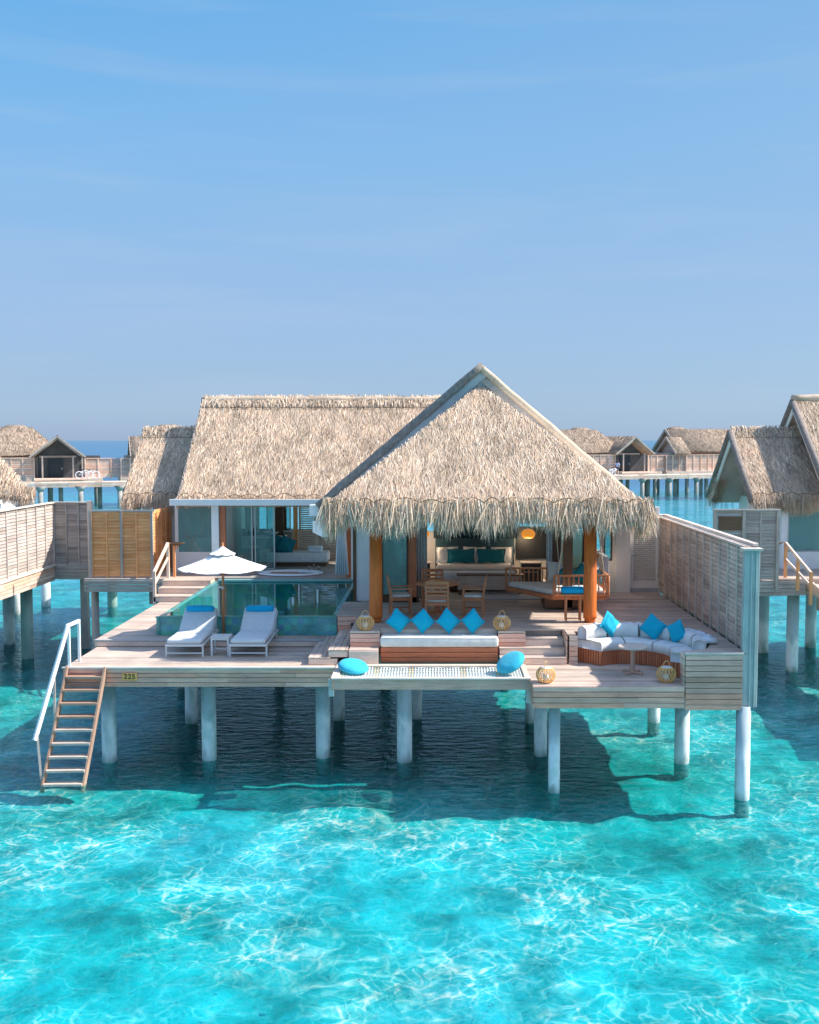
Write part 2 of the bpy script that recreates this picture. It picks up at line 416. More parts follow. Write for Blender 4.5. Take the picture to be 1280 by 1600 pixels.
# ------------------------------------------------------------------ boards
def scan(poly, y):
    xs = []
    n = len(poly)
    for i in range(n):
        (x0,y0),(x1,y1) = poly[i], poly[(i+1)%n]
        if (y0 <= y < y1) or (y1 <= y < y0): xs.append(x0+(y-y0)/(y1-y0)*(x1-x0))
    xs.sort(); return [(xs[i],xs[i+1]) for i in range(0,len(xs)-1,2)]
def boards(mb, poly, z, w=.122, gap=.016, t=.03, axis='x', maxl=3.2):
    P = poly if axis == 'x' else [(y,x) for x,y in poly]
    y = min(p[1] for p in P); y1 = max(p[1] for p in P)
    while y < y1-.02:
        w_ = min(w, y1-y)
        for (a,b) in scan(P, y+w_/2):
            x = a
            while x < b-.01:
                L = random.uniform(1.6, maxl); e = b if b-x < L+.6 else x+L
                dz = random.uniform(-.0015,.0015)
                if axis == 'x': mb.box(x, e-.006, y, y+w_-gap, z-t+dz, z+dz)
                else: mb.box(y, y+w_-gap, x, e-.006, z-t+dz, z+dz)
                x = e
        y += w
    return mb
def fascia(mb, p, q, ztop, nb, h=.108, t=.03, gap=.013, maxl=3.0):
    """horizontal boards one under another on the face p-q"""
    p = Vector((*p,0)); q = Vector((*q,0)); L = (q-p).length; d = (q-p)/L
    for i in range(nb):
        z = ztop-h*(i+.5); x = 0
        while x < L-.01:
            l = random.uniform(1.5,maxl); e = L if L-x < l+.7 else x+l
            a = p+d*x; b = p+d*(e-.004); o = random.uniform(-.002,.002)
            nrm = Vector((d.y,-d.x,0))*o
            mb.bar((a.x+nrm.x,a.y+nrm.y,z),(b.x+nrm.x,b.y+nrm.y,z), t, h-gap); x = e
    return mb
def slat_fence(root, p, q, z0, z1, ax, side=1, mat='grey', step=.62, slat=.098, name='slat_panel', both=True, cap=True, capmat=None, post='post'):
    p = Vector((*p,0)); q = Vector((*q,0)); L = (q-p).length; d = (q-p)/L; nrm = Vector((d.y,-d.x,0))*side
    mb = MB(); z = z0+.02
    nseg = max(1, round(L/step))
    while z < z1-.04:
        for k in range(nseg):
            a = p+d*(L*k/nseg+.012); b = p+d*(L*(k+1)/nseg-.012)
            tilt = nrm*random.uniform(.012,.018)
            mb.bar((a.x,a.y,z+slat/2),(b.x,b.y,z+slat/2), .014, slat*1.10, up=(-tilt.x*18,-tilt.y*18,1))
        z += slat
    build(mb, name, M[mat+'_'+ax], root)
    for k in range(nseg+1):
        c = p+d*(L*k/nseg); b2 = MB()
        c1 = c+nrm*.024
        w = .045
        b2.bar((c1.x,c1.y,z0-.02),(c1.x,c1.y,z1-.02), w, .03, up=(nrm.x,nrm.y,0))
        if both:
            c2 = c-nrm*.024; b2.bar((c2.x,c2.y,z0-.02),(c2.x,c2.y,z1-.02), w, .03, up=(nrm.x,nrm.y,0))
        build(b2, post, M[mat+'_z'], root)
    if cap:
        b3 = MB(); b3.bar((p.x,p.y,z1),(q.x,q.y,z1), .14, .04); build(b3, 'cap_rail', capmat or M[mat+'_'+ax], root)
def pile(parent, x, y, r, ztop, mat=None, zb=-2.2):
    mb = MB(); mb.tube([(x,y,zb),(x,y,0),(x,y,ztop)], r, 20); return build(mb, 'pile', mat or M['pile'], parent)
SKY_DUST, SKY_OZ = 0.6, 2.0
SKY0, SKY1, SKY2, SKY3 = (.245,.385,.61), (.265,.43,.69), (.19,.45,.77), (.085,.385,.78)
SKYR = (.26,.43,.65)
SKY_CLOUD = (.48,.62,.78)
EXPO = 1.38
# ================================================================== WATER AND SEABED
def seabed_mat():
    m, nt, b = new_mat('sand_and_coral')
    n1 = N(nt, 'ShaderNodeTexNoise'); n1.inputs['Scale'].default_value = .16; n1.inputs['Detail'].default_value = 7; n1.inputs['Roughness'].default_value = .62
    nt.links.new(coords(nt, (1,1.3,1)), n1.inputs['Vector'])
    n2 = N(nt, 'ShaderNodeTexNoise'); n2.inputs['Scale'].default_value = 1.05; n2.inputs['Detail'].default_value = 7; n2.inputs['Roughness'].default_value = .60; n2.inputs['Distortion'].default_value = .1
    nt.links.new(coords(nt), n2.inputs['Vector'])
    sand = ramp(nt, [(.34,(.24,.42,.40)), (.47,(.50,.60,.58)), (.64,(.78,.81,.78))], n2.outputs[0])
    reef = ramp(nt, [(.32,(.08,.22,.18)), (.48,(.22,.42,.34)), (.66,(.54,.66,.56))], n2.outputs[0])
    tcb = nt.nodes.new('ShaderNodeTexCoord'); sxb = nt.nodes.new('ShaderNodeSeparateXYZ'); nt.links.new(tcb.outputs['Object'], sxb.inputs[0])
    reef_shade_belt = nt.nodes.new('ShaderNodeMapRange'); reef_shade_belt.inputs[1].default_value = 17; reef_shade_belt.inputs[2].default_value = 24; reef_shade_belt.inputs[3].default_value = .0; reef_shade_belt.inputs[4].default_value = .20; nt.links.new(sxb.outputs[1], reef_shade_belt.inputs[0])  # reef belt, with under-deck shade also put into the bed's darker colour
    bo = nt.nodes.new('ShaderNodeMapRange'); bo.inputs[1].default_value = 42; bo.inputs[2].default_value = 60; bo.inputs[3].default_value = 0; bo.inputs[4].default_value = .22; nt.links.new(sxb.outputs[1], bo.inputs[0])
    s1 = N(nt, 'ShaderNodeMath', operation='SUBTRACT'); nt.links.new(n1.outputs[0], s1.inputs[0]); nt.links.new(reef_shade_belt.outputs[0], s1.inputs[1])
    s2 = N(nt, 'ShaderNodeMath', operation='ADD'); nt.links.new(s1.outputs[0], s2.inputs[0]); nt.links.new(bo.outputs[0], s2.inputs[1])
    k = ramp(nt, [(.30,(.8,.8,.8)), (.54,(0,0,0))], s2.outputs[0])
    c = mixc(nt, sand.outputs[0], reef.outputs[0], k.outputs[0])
    tc = nt.nodes.new('ShaderNodeTexCoord'); sx = nt.nodes.new('ShaderNodeSeparateXYZ'); nt.links.new(tc.outputs['Object'], sx.inputs[0])
    # broad dark reef along the jetty and deeper sand beyond
    far = nt.nodes.new('ShaderNodeMapRange'); far.inputs[1].default_value = 150; far.inputs[2].default_value = 260; nt.links.new(sx.outputs[1], far.inputs[0])
    c = mixc(nt, c, (.03,.12,.20), far.outputs[0])
    nt.links.new(c, b.inputs['Base Color']); b.inputs['Roughness'].default_value = .95; b.inputs['Specular IOR Level'].default_value = 0
    bump(nt, b, n2.outputs[0], .12, .6); return m
def water_mat(name, t_near, t_far, rip=1.0, caustic=True, pool=False, spec=1.0):
    m = bpy.data.materials.new(name); m.use_nodes = True; nt = m.node_tree
    for n in list(nt.nodes):
        if n.type != 'OUTPUT_MATERIAL': nt.nodes.remove(n)
    out = nt.nodes[0]; L = nt.links.new
    tc = nt.nodes.new('ShaderNodeTexCoord')
    def noise(sc, det, vec, dist=0, rough=.55):
        n = N(nt, 'ShaderNodeTexNoise'); n.inputs['Scale'].default_value = sc; n.inputs['Detail'].default_value = det
        n.inputs['Distortion'].default_value = dist; n.inputs['Roughness'].default_value = rough; L(vec, n.inputs['Vector']); return n
    v1 = coords(nt, (.62,1.0,1)); v0 = coords(nt, (1,1,1))
    if pool:
        h = noise(1.3, 2, v1); hs = [(h, .004)]
    else:
        a = noise(.55, 2, v1, .1); b_ = noise(1.7, 2, v1, .15, .5); c = noise(5.0, 3, coords(nt, (.5,1.0,1)), .1, .55)
        hs = [(a, .06*rip), (b_, .055*rip), (c, .13*rip)]
    prev = None
    for (n, d) in hs:
        bp = nt.nodes.new('ShaderNodeBump'); bp.inputs['Distance'].default_value = d; bp.inputs['Strength'].default_value = 1
        L(n.outputs[0], bp.inputs['Height'])
        if prev: L(prev.outputs[0], bp.inputs['Normal'])
        prev = bp
    pf = None
    for (n, d) in hs:
        bp = nt.nodes.new('ShaderNodeBump'); bp.inputs['Distance'].default_value = d*(1 if pool else .12); bp.inputs['Strength'].default_value = 1
        L(n.outputs[0], bp.inputs['Height'])
        if pf: L(pf.outputs[0], bp.inputs['Normal'])
        pf = bp
    tr = nt.nodes.new('ShaderNodeBsdfTransparent')
    # tint: clear shallow turquoise to the open-sea blue with distance from the reef
    sx = nt.nodes.new('ShaderNodeSeparateXYZ'); L(tc.outputs['Object'], sx.inputs[0])
    mr = nt.nodes.new('ShaderNodeMapRange'); mr.inputs[1].default_value = 150; mr.inputs[2].default_value = 260; L(sx.outputs[1], mr.inputs[0])
    tint = mixc(nt, t_near, t_far, mr.outputs[0])
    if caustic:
        # caustic light net painted into the water's tint, also cast on the sand
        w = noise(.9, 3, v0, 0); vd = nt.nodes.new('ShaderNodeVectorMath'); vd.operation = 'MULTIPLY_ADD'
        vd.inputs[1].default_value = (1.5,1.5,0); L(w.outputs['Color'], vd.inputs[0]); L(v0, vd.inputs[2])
        sh = noise(.11, 4, v0, .4); sky_sheen_ramp = ramp(nt, [(.47,(0,0,0)), (.74,(1,1,1))], sh.outputs[0])
        tint = mixc(nt, tint, (.36,.82,.92), sky_sheen_ramp.outputs[0])  # sky reflection patches painted as paler water tint
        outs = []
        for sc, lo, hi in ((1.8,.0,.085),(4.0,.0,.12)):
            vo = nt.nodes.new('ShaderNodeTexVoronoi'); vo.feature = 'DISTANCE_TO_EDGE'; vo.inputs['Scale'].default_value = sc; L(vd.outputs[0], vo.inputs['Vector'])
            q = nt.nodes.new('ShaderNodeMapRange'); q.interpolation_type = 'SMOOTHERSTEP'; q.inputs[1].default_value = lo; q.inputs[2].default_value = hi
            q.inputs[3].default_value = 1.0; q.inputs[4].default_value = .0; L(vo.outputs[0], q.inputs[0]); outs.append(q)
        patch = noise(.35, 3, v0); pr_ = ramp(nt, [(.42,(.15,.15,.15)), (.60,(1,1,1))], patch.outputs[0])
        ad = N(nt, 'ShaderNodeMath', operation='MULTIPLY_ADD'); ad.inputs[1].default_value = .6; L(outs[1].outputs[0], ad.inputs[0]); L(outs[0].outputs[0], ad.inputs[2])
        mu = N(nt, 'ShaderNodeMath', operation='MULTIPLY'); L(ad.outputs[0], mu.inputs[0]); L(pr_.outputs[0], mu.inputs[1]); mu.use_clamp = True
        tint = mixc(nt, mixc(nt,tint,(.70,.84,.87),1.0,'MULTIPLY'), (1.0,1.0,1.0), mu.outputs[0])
    L(tint, tr.inputs[0])
    gl = nt.nodes.new('ShaderNodeBsdfGlossy'); gl.inputs['Roughness'].default_value = .02 if pool else .06; gl.inputs[0].default_value = (.9,.95,1,1) if pool else (.62,.86,1,1)
    L(prev.outputs[0], gl.inputs['Normal'])
    fr = nt.nodes.new('ShaderNodeFresnel'); fr.inputs[0].default_value = 1.33; L(pf.outputs[0], fr.inputs['Normal'])
    mx = nt.nodes.new('ShaderNodeMixShader'); L(fr.outputs[0], mx.inputs[0]); L(tr.outputs[0], mx.inputs[1]); L(gl.outputs[0], mx.inputs[2])
    L(mx.outputs[0], out.inputs[0]); return m
def grid_mesh(x0,x1,y0,y1,nx,ny,fz):
    mb = MB(); vs=[(x0+(x1-x0)*i/nx, y0+(y1-y0)*j/ny, fz(x0+(x1-x0)*i/nx, y0+(y1-y0)*j/ny)) for j in range(ny+1) for i in range(nx+1)]
    fs=[(j*(nx+1)+i, j*(nx+1)+i+1, (j+1)*(nx+1)+i+1, (j+1)*(nx+1)+i) for j in range(ny) for i in range(nx)]
    return mb.add(vs, fs, True)
from mathutils import noise as mn
def bedz(x,y):
    if y > 300 or abs(x) > 300: return -9
    z = -.34 + .05*mn.noise(Vector((x*.12,y*.12,0))) + .12*mn.noise(Vector((x*.55,y*.55,3))) + .13*mn.noise(Vector((x*1.5,y*1.7,9)))
    e = max(0, (y-120)/100, (abs(x)-160)/100)
    return z-2.5*min(1.5,e)
# one sheet, fine under the villa, coarse towards the horizon
def axis_steps(lo, hi, fine0, fine1, fs):
    a = [fine0]; s = fs
    while a[-1] < fine1: a.append(a[-1]+fs)
    while a[-1] < hi: s *= 1.35; a.append(min(hi, a[-1]+s))
    b = []; s = fs; q = fine0
    while q > lo: s *= 1.35; q = max(lo, q-s); b.append(q)
    return list(reversed(b))+a
WX = axis_steps(-9000,9000,-40,40,2.0); WY_ = axis_steps(-60,14000,4,60,2.0); wn=len(WX)
mb = MB(); mb.add([(x,y,0) for y in WY_ for x in WX], [(j*wn+i,j*wn+i+1,(j+1)*wn+i+1,(j+1)*wn+i) for j in range(len(WY_)-1) for i in range(wn-1)])
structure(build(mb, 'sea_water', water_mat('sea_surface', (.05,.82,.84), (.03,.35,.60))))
XS = axis_steps(-9000,9000,-24,24,.3); YS = axis_steps(-60,14000,10,44,.3)
mb = MB(); nx = len(XS)
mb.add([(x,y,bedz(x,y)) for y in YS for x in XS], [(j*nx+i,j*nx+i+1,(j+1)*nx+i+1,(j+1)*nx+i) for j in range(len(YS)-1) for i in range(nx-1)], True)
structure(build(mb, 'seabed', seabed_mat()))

# ================================================================== MAIN VILLA
PT = .85                                                # roof pitch, rise over run
villa = thing('overwater_villa', 'large thatched overwater villa in the middle with an open bedroom gable over the deck', 'villa', (1.06,30,0))
GX, GZ, GY = 1.06, 8.72, 26.0                           # main gable: ridge x, ridge z, front plane
def gable_pt(side, run, y, dz=0): return (GX+side*run, y, GZ-PT*run+dz)
# main gable side slopes
Lr, Rr = 3.95, 4.25
thatch('thatch_roof', [[gable_pt(-1,Lr,33), gable_pt(-1,Lr,GY), gable_pt(-1,0,GY), gable_pt(-1,0,33)]], villa, M['thatch'], core=.22, dens=60)  # roof cut short out of view to let sky light into the bedroom
thatch('thatch_roof', [[gable_pt(1,Rr,GY), gable_pt(1,Rr,33), gable_pt(1,0,33), gable_pt(1,0,GY)]], villa, M['thatch'], core=.22, dens=110,
       fringe=[(gable_pt(1,Rr,GY-.0,-.1), gable_pt(1,Rr,30,-.1), (1,0,0))], fl=(.25,.5), fd=90)
roll(villa, gable_pt(-1,0,GY-.03,.03), gable_pt(-1,0,33,.03), .11)
roll(villa, gable_pt(-1,-.05,GY-.06,.05), gable_pt(-1,Lr+.05,GY-.06,.05), .105, M['rakegrey'], name='rake_roll')  # shade on the left rake is put into this roll's grey colour
roll(villa, gable_pt(1,-.05,GY-.06,.05), gable_pt(1,Rr+.12,GY-.06,.05), .09, M['thatch_core'], name='rake_roll')
for sd, run, mt in ((-1,Lr,M['stone']),(1,Rr-.2,M['grey_x'])):
    b = MB(); a0 = Vector(gable_pt(sd,-.10,GY-.03,-.15)); a1 = Vector(gable_pt(sd,run,GY-.03,-.17))
    a0.y += .006*(sd>0); a1.y += .006*(sd>0); a0.z -= .03; b.bar(a0, a1, .05, .17, up=(0,0,1)); build(b, 'barge_board', mt, villa)
    b = MB(); a0.z -= .17; a1.z -= .19; a0.y += .05; a1.y += .05
    b.bar(a0, a1, .05, .16); build(b, 'barge_board', M['stone'], villa)
# gable end wall behind the porch skirt
b = MB(); n_ = GY+.25
b.add([(GX-3.5,n_,5.30),(GX+3.9,n_,5.30),(GX,n_,8.35),(GX-3.5,n_+.1,5.30),(GX+3.9,n_+.1,5.30),(GX,n_+.1,8.35)],
      [(0,1,2),(5,4,3),(0,3,4,1),(1,4,5,2),(2,5,3,0)]); build(b, 'gable_wall', M['whitewall'], villa)
# porch skirt: thatched slope leaning on the gable
AP = (GX, GY-.02, 8.28); SL = (-2.42, 22.70, 5.52); SR = (4.60, 22.70, 5.52)
HL = (-1.5, 26.0, 6.0); 
thatch('thatch_roof', [[SL, SR, AP]], villa, M['thatch'], core=.30, dens=3000, ln=(.20,.38), wd=(.009,.019), lift=.055,
       fringe=[((SL[0]-.05,22.66,5.62), (SR[0]+.05,22.66,5.62), (0,-1,0)), ((SL[0]+.1,22.8,5.50), (SL[0]+.25,24.0,5.6), (-.35,0,0)), ((SR[0]-.1,22.8,5.50), (SR[0]-.25,24.0,5.6), (.35,0,0))],
       fl=(.34,.70), fd=1000, fw=(.009,.019))
scallops(villa, (SL[0]+.1,22.60,5.66), (SR[0]-.1,22.60,5.66), 14, .09, skip=1.0)
# side returns of the skirt so it is a closed roof
b = MB()
b.slab([SL, AP, (-2.6,25.9,5.45)], .12); b.slab([AP, SR, (4.9,25.9,5.35)], .12); build(b, 'soffit', M['whitewall'], villa)
# small white gutters by the left corner
b = MB(); b.box(-3.15,-2.62,26.0,26.22,5.12,5.40); build(b, 'gutter', M['white'], villa, .01)
b = MB(); b.bar((-2.72,24.1,5.02),(-2.38,22.95,5.02), .26, .26); build(b, 'gutter', M['white'], villa, .01)
# middle wing (bathroom) roof
MX0, MX1, MRY, MRZ, MEY = -7.86, -1.0, 35.7, 8.30, 32.0
MEZ = MRZ-PT*(MRY-MEY)
thatch('thatch_roof', [[(MX0,MEY,MEZ),(1.2,MEY,MEZ),(1.2,MRY,MRZ),(MX0,MRY,MRZ)]], villa, M['thatch'], core=.25, dens=1700, ln=(.18,.36), wd=(.011,.022), lift=.05,
       fringe=[((MX0,MEY,MEZ+.05),(-2.2,MEY,MEZ+.05),(0,-1,0))], fl=(.10,.17), fd=520)
thatch('thatch_roof', [[(1.2,MRY+3.8,MRZ-PT*3.8),(MX0,MRY+3.8,MRZ-PT*3.8),(MX0,MRY,MRZ),(1.2,MRY,MRZ)]], villa, M['thatch'], dens=20)
roll(villa, (MX0-.05,MRY,MRZ+.03), (1.2,MRY,MRZ+.03), .13)
thatch('ridge_cap', [[(MX0,MRY-.32,MRZ-.20),(1.2,MRY-.32,MRZ-.20),(1.2,MRY,MRZ+.14),(MX0,MRY,MRZ+.14)]], villa, M['thatch'], core=.05, dens=700, ln=(.12,.25))
scallops(villa, (MX0+.1,MRY-.40,MRZ-.24), (1.1,MRY-.40,MRZ-.24), 20, .02, .010)
scallops(villa, (MX0+.05,MEY-.05,MEZ+.12), (-2.6,MEY-.05,MEZ+.12), 12, .10, .016)
for y1 in (MEY, MRY+3.8):
    b = MB(); b.bar((MX0-.02,MRY,MRZ-.16),(MX0-.02,y1,MRZ-PT*abs(y1-MRY)-.16), .07, .26, up=(0,0,1)); build(b, 'barge_board', M['grey_y'], villa)
b = MB(); b.box(-8.05,-3.45,MEY-.30,MEY-.24,5.03,5.22); build(b, 'fascia_board', M['white'], villa, .008)
b = MB(); b.box(-8.0,-3.4,MEY-.238,MEY+.6,5.06,5.10); build(b, 'soffit', M['white'], villa)
b = MB(); b.add([(MX0+.12,MEY+.2,5.2),(MX0+.12,MRY+3.6,5.2),(MX0+.12,MRY,MRZ-.3),(MX0+.2,MEY+.2,5.2),(MX0+.2,MRY+3.6,5.2),(MX0+.2,MRY,MRZ-.3)],[(0,2,1),(3,4,5),(0,1,4,3),(1,2,5,4),(2,0,3,5)]); build(b,'gable_wall',M['whitewall'],villa)
# small left wing roof
SX0, SRY, SRZ, SEY = -9.92, 35.8, 7.28, 33.25; SEZ = SRZ-PT*(SRY-SEY)
thatch('thatch_roof', [[(SX0,SEY,SEZ),(-7.3,SEY,SEZ),(-7.3,SRY,SRZ),(SX0,SRY,SRZ)]], villa, M['thatch'], core=.22, dens=1900, ln=(.18,.36), wd=(.011,.022), lift=.055,
       fringe=[((SX0,SEY-.02,SEZ+.10),(-6.9,SEY-.02,SEZ+.10),(0,-1,0))], fl=(.32,.55), fd=800, fw=(.009,.02))
thatch('thatch_roof', [[(-7.3,SRY+2.55,SEZ),(SX0,SRY+2.55,SEZ),(SX0,SRY,SRZ),(-7.3,SRY,SRZ)]], villa, M['thatch'], dens=20)
thatch('ridge_cap', [[(SX0,SRY-.25,SRZ-.17),(-7.6,SRY-.25,SRZ-.17),(-7.6,SRY,SRZ+.12),(SX0,SRY,SRZ+.12)]], villa, M['thatch'], core=.05, dens=700, ln=(.12,.22))
scallops(villa, (SX0+.05,SRY-.32,SRZ-.2), (-7.7,SRY-.32,SRZ-.2), 6, .02, .010)
scallops(villa, (SX0+.02,SEY-.08,SEZ+.16), (-7.0,SEY-.08,SEZ+.16), 7, .09, .016)
for y1 in (SEY, SRY+2.55):
    b = MB(); b.bar((SX0-.02,SRY,SRZ-.14),(SX0-.02,y1,SRZ-PT*abs(y1-SRY)-.14), .06, .2); build(b, 'barge_board', M['grey_y'], villa)

# walls of the left wing, with its window
WY = 32.6
def wallbox(x0,x1,y0,y1,z0,z1,mat=None,name='wall',bev=.006):
    b = MB(); b.box(x0,x1,y0,y1,z0,z1); return build(b, name, mat or M['whitewall'], villa, bev)
def framed_window(x0,x1,y,z0,z1,fw=.06,fmat=None,glass=None,mull=(),root=None):
    f = MB(); fm = fmat or M['white']
    f.box(x0,x1,y-.03,y+.05,z0,z0+fw); f.box(x0,x1,y-.03,y+.05,z1-fw,z1); f.box(x0,x0+fw,y-.03,y+.05,z0+fw,z1-fw); f.box(x1-fw,x1,y-.03,y+.05,z0+fw,z1-fw)
    for mx in mull: f.box(mx-fw/2,mx+fw/2,y-.03,y+.05,z0+fw,z1-fw)
    w = build(f, 'window', fm, root or villa, .004)
    g = MB(); g.box(x0+fw,x1-fw,y+.0,y+.012,z0+fw,z1-fw); build(g, 'pane', glass or M['windowteal'], w); return w
# front wall around the window, as one piece with a hole
def wall_hole(x0,x1,y0,y1,z0,z1,hx0,hx1,hz0,hz1,mat,root=None):
    b = MB(); b.box(x0,hx0,y0,y1,z0,z1); b.box(hx1,x1,y0,y1,z0,z1); b.box(hx0,hx1,y0,y1,z0,hz0); b.box(hx0,hx1,y0,y1,hz1,z1)
    return build(b, 'wall', mat, root or villa)
wall_hole(-8.12,-6.72,WY,WY+.18,ZU,5.2,-8.05,-6.86,3.50,5.06,M['whitewall'])
framed_window(-8.05,-6.86,WY+.02,3.50,5.06,.035,M['white'],M['windowteal'],())
wallbox(-8.64,-8.12,33.42,33.55,ZU,5.3); wallbox(-8.125,-8.06,WY+.19,33.5,ZU,5.2); wallbox(-8.64,-8.60,33.56,38.2,ZU,5.2); wallbox(-8.6,-6.7,37.6,37.75,ZU,5.4)      # side and back
wallbox(-6.84,-6.62,31.9,32.5,ZU,5.05, M['white'], 'pilaster')
wallbox(-8.6,-6.9,33.6,33.66,ZU,3.9, M['whitewall'], 'partition')
b = MB()
for k in range(9): b.box(-8.55+k*.19,-8.40+k*.19,34.2+.03*(k%2),34.23+.03*(k%2),ZU+.05,5.1)
build(b, 'blind', M['tealcurtain'], villa)
b = MB(); b.box(-7.62,-7.50,33.9,33.94,3.7,5.0); build(b, 'shower_column', M['orange_z'], villa)
# bathroom: floor, back, ceiling
b = MB(); boards(b, [(-6.62,31.3),(-1.5,31.3),(-1.5,38.0),(-6.62,38.0)], ZU, .12, .006); build(b, 'bathroom_floor', M['grey_x'], villa)
wallbox(-6.7,-1.4,37.8,37.95,ZU,3.8,M['whitewall'],'wall'); wallbox(-6.6,-1.4,32.4,35.5,5.14,5.2,M['whitewall'],'ceiling')
wallbox(-6.80,-6.62,32.5,37.8,ZU,5.13,M['whitewall'],'wall')
for (x0,x1) in ((-6.60,-6.44),):
    b = MB(); b.box(x0,x1,32.0,32.16,ZU,5.05); build(b, 'door_post', M['red_z'], villa)
for k,(x0,x1) in enumerate(((-6.42,-5.78),(-5.74,-5.1))):
    framed_window(x0,x1,33.0+.1*k,ZU+.02,5.05,.045,M['metal'],M['window'])
def louvre_panel(x0,x1,y,z0,z1,mat='pink',root=None,face=-1,name='louvre_panel'):
    b = MB(); z = z0+.08
    b.box(x0,x0+.06,y,y+.04,z0,z1); b.box(x1-.06,x1,y,y+.04,z0,z1); b.box(x0+.06,x1-.06,y,y+.04,z0,z0+.08); b.box(x0+.06,x1-.06,y,y+.04,z1-.08,z1)
    while z < z1-.10:
        b.bar((x0+.06,y+.02,z+.03),(x1-.06,y+.02,z+.03), .055, .012, up=(0,.75,1)); z += .062
    return build(b, name, M[mat+'_x'], root or villa)
louvre_panel(-4.62,-4.05,35.2,ZU+.02,5.1,'pink'); louvre_panel(-4.0,-3.35,35.3,ZU+.02,5.1,'grey'); louvre_panel(-3.05,-2.2,35.3,ZU+.02,5.1,'grey')
for x0,x1,y in ((-5.42,-5.14,35.2),(-3.33,-3.08,35.3),(-2.2,-2.0,35.2)): 
    b = MB(); b.box(x0,x1,y,y+.08,ZU,5.1); build(b, 'door_frame', M['brown_z'], villa)
b = MB(); b.box(-4.78,-4.64,35.0,35.1,ZU,5.1); build(b, 'door_frame', M['orange_z'], villa)
# wall with folding timber frames between bathroom and bedroom
for k,(x0,x1,y,mt) in enumerate(((-2.72,-2.52,31.4,'red_z'),(-2.30,-2.18,30.0,'pink_z'),(-2.16,-2.06,28.8,'brown_z'))):
    b = MB(); b.box(x0,x1,y,y+.12,ZU,5.1); build(b, 'door_frame', M[mt], villa)
for a_ in ((-2.50,-2.32,30.6,30.64),(-2.3,-2.2,29.2,29.23)):
    b = MB(); b.box(*a_,ZU+.05,5.0); build(b, 'door_leaf', M['white'], villa)
# bedroom shell: white return wall, left glass, timber frames, right glass
wallbox(-2.06,-1.62,26.75,26.95,ZU,5.35,M['whitewall']); wallbox(-2.06,-1.94,26.95,27.9,ZU,5.35,M['whitewall']); wallbox(-2.04,-1.96,27.9,31.2,ZU,3.2,M['whitewall'])
b = MB(); b.box(-2.14,-2.062,26.72,26.86,ZU,5.3); build(b, 'door_frame', M['brown_z'], villa)
b = MB(); b.box(-1.72,-1.64,26.735,26.748,4.35,4.43); build(b, 'light_switch', M['stone'], villa)
framed_window(-1.42,-.72,26.6,ZU+.14,5.3,.05,M['brown_z'],M['windowteal'])
b = MB(); b.box(-1.5,-.45,26.5,26.58,ZU,ZU+.14); build(b, 'door_sill', M['brown_x'], villa)
b = MB(); b.box(-.72,-.52,26.5,26.66,ZU,5.3); build(b, 'door_frame', M['red_z'], villa)
b = MB()
for k in range(14): b.box(-1.62+k*.065,-1.56+k*.065,27.15+.04*(k%2),27.17+.04*(k%2),ZU+.1,5.2)
build(b, 'curtain', M['tealcurtain'], villa)
def curtain(x0,x1,y,z0,z1,n=9,mat=None):
    b = MB(); vs=[]; m=n*6
    for i in range(m+1):
        x=x0+(x1-x0)*i/m; yy=y+.05*math.sin(i*2*PI/6)
        for z in (z0,z1): vs.append((x,yy+(z1-z)*.0,z))
    b.add(vs,[(2*i,2*i+2,2*i+3,2*i+1) for i in range(m)],True)
    o=build(b,'curtain',mat or M['curtain'],villa); s=o.modifiers.new('t','SOLIDIFY'); s.thickness=.006; return o
curtain(-.52,-.25,26.95,ZU+.03,5.25,4); curtain(2.82,2.98,27.1,ZU+.03,5.25,2)
for x0,x1,mt in ((2.98,3.14,'brown_z'),(3.78,3.98,'brown_z')):
    b = MB(); b.box(x0,x1,27.0,27.14,ZU,5.2); build(b, 'door_frame', M[mt], villa)
framed_window(3.14,3.78,27.03,ZU+.1,5.2,.045,M['brown_z'],M['windowteal'])
b = MB(); boards(b, [(-1.94,26.8),(4.3,26.8),(4.3,31.2),(-1.94,31.2)], ZU+.004, .12, .005); build(b, 'bedroom_floor', M['pink_x'], villa)
wallbox(-2.0,4.5,31.2,31.35,ZU,4.30,M['whitewall']); wallbox(4.3,4.42,27.0,31.2,ZU,4.0,M['whitewall'])  # upper walls left open out of view, to light the bedroom
wallbox(-1.9,4.3,26.9,29.0,5.5,5.56,M['whitewall'],'ceiling')
# far right wing wall with narrow window and louvred door
wall_hole(4.42,5.18,28.35,28.5,ZU,5.0,4.5,4.72,3.75,4.95,M['cream'])
framed_window(4.5,4.72,28.36,3.75,4.95,.035,M['brown_z'],M['windowteal'])
wallbox(4.80,5.20,28.22,28.35,ZU,5.0,M['cream'],'pilaster')
wallbox(5.98,6.25,28.35,28.5,ZU,5.0,M['cream']); wallbox(5.2,6.0,28.40,28.5,4.92,5.2,M['cream'])
d = MB(); d.box(5.22,5.30,28.33,28.39,ZU+.12,4.9); d.box(5.90,5.97,28.33,28.39,ZU+.12,4.9); d.box(5.3,5.9,28.33,28.39,ZU+.12,ZU+.3); d.box(5.3,5.9,28.33,28.39,4.78,4.9)
z = ZU+.31
while z < 4.76: d.bar((5.3,28.36,z),(5.9,28.36,z), .05,.012, up=(0,.8,1)); z += .055
dr = build(d, 'door', M['cream'], villa)
h = MB(); h.box(5.3,5.9,28.385,28.39,ZU+.3,4.78); build(h,'door_back',M['cream'],dr)
h = MB(); h.tube([(5.26,28.33,3.9),(5.26,28.27,3.9),(5.36,28.27,3.9)], .012, 6); build(h, 'handle', M['metal'], dr)
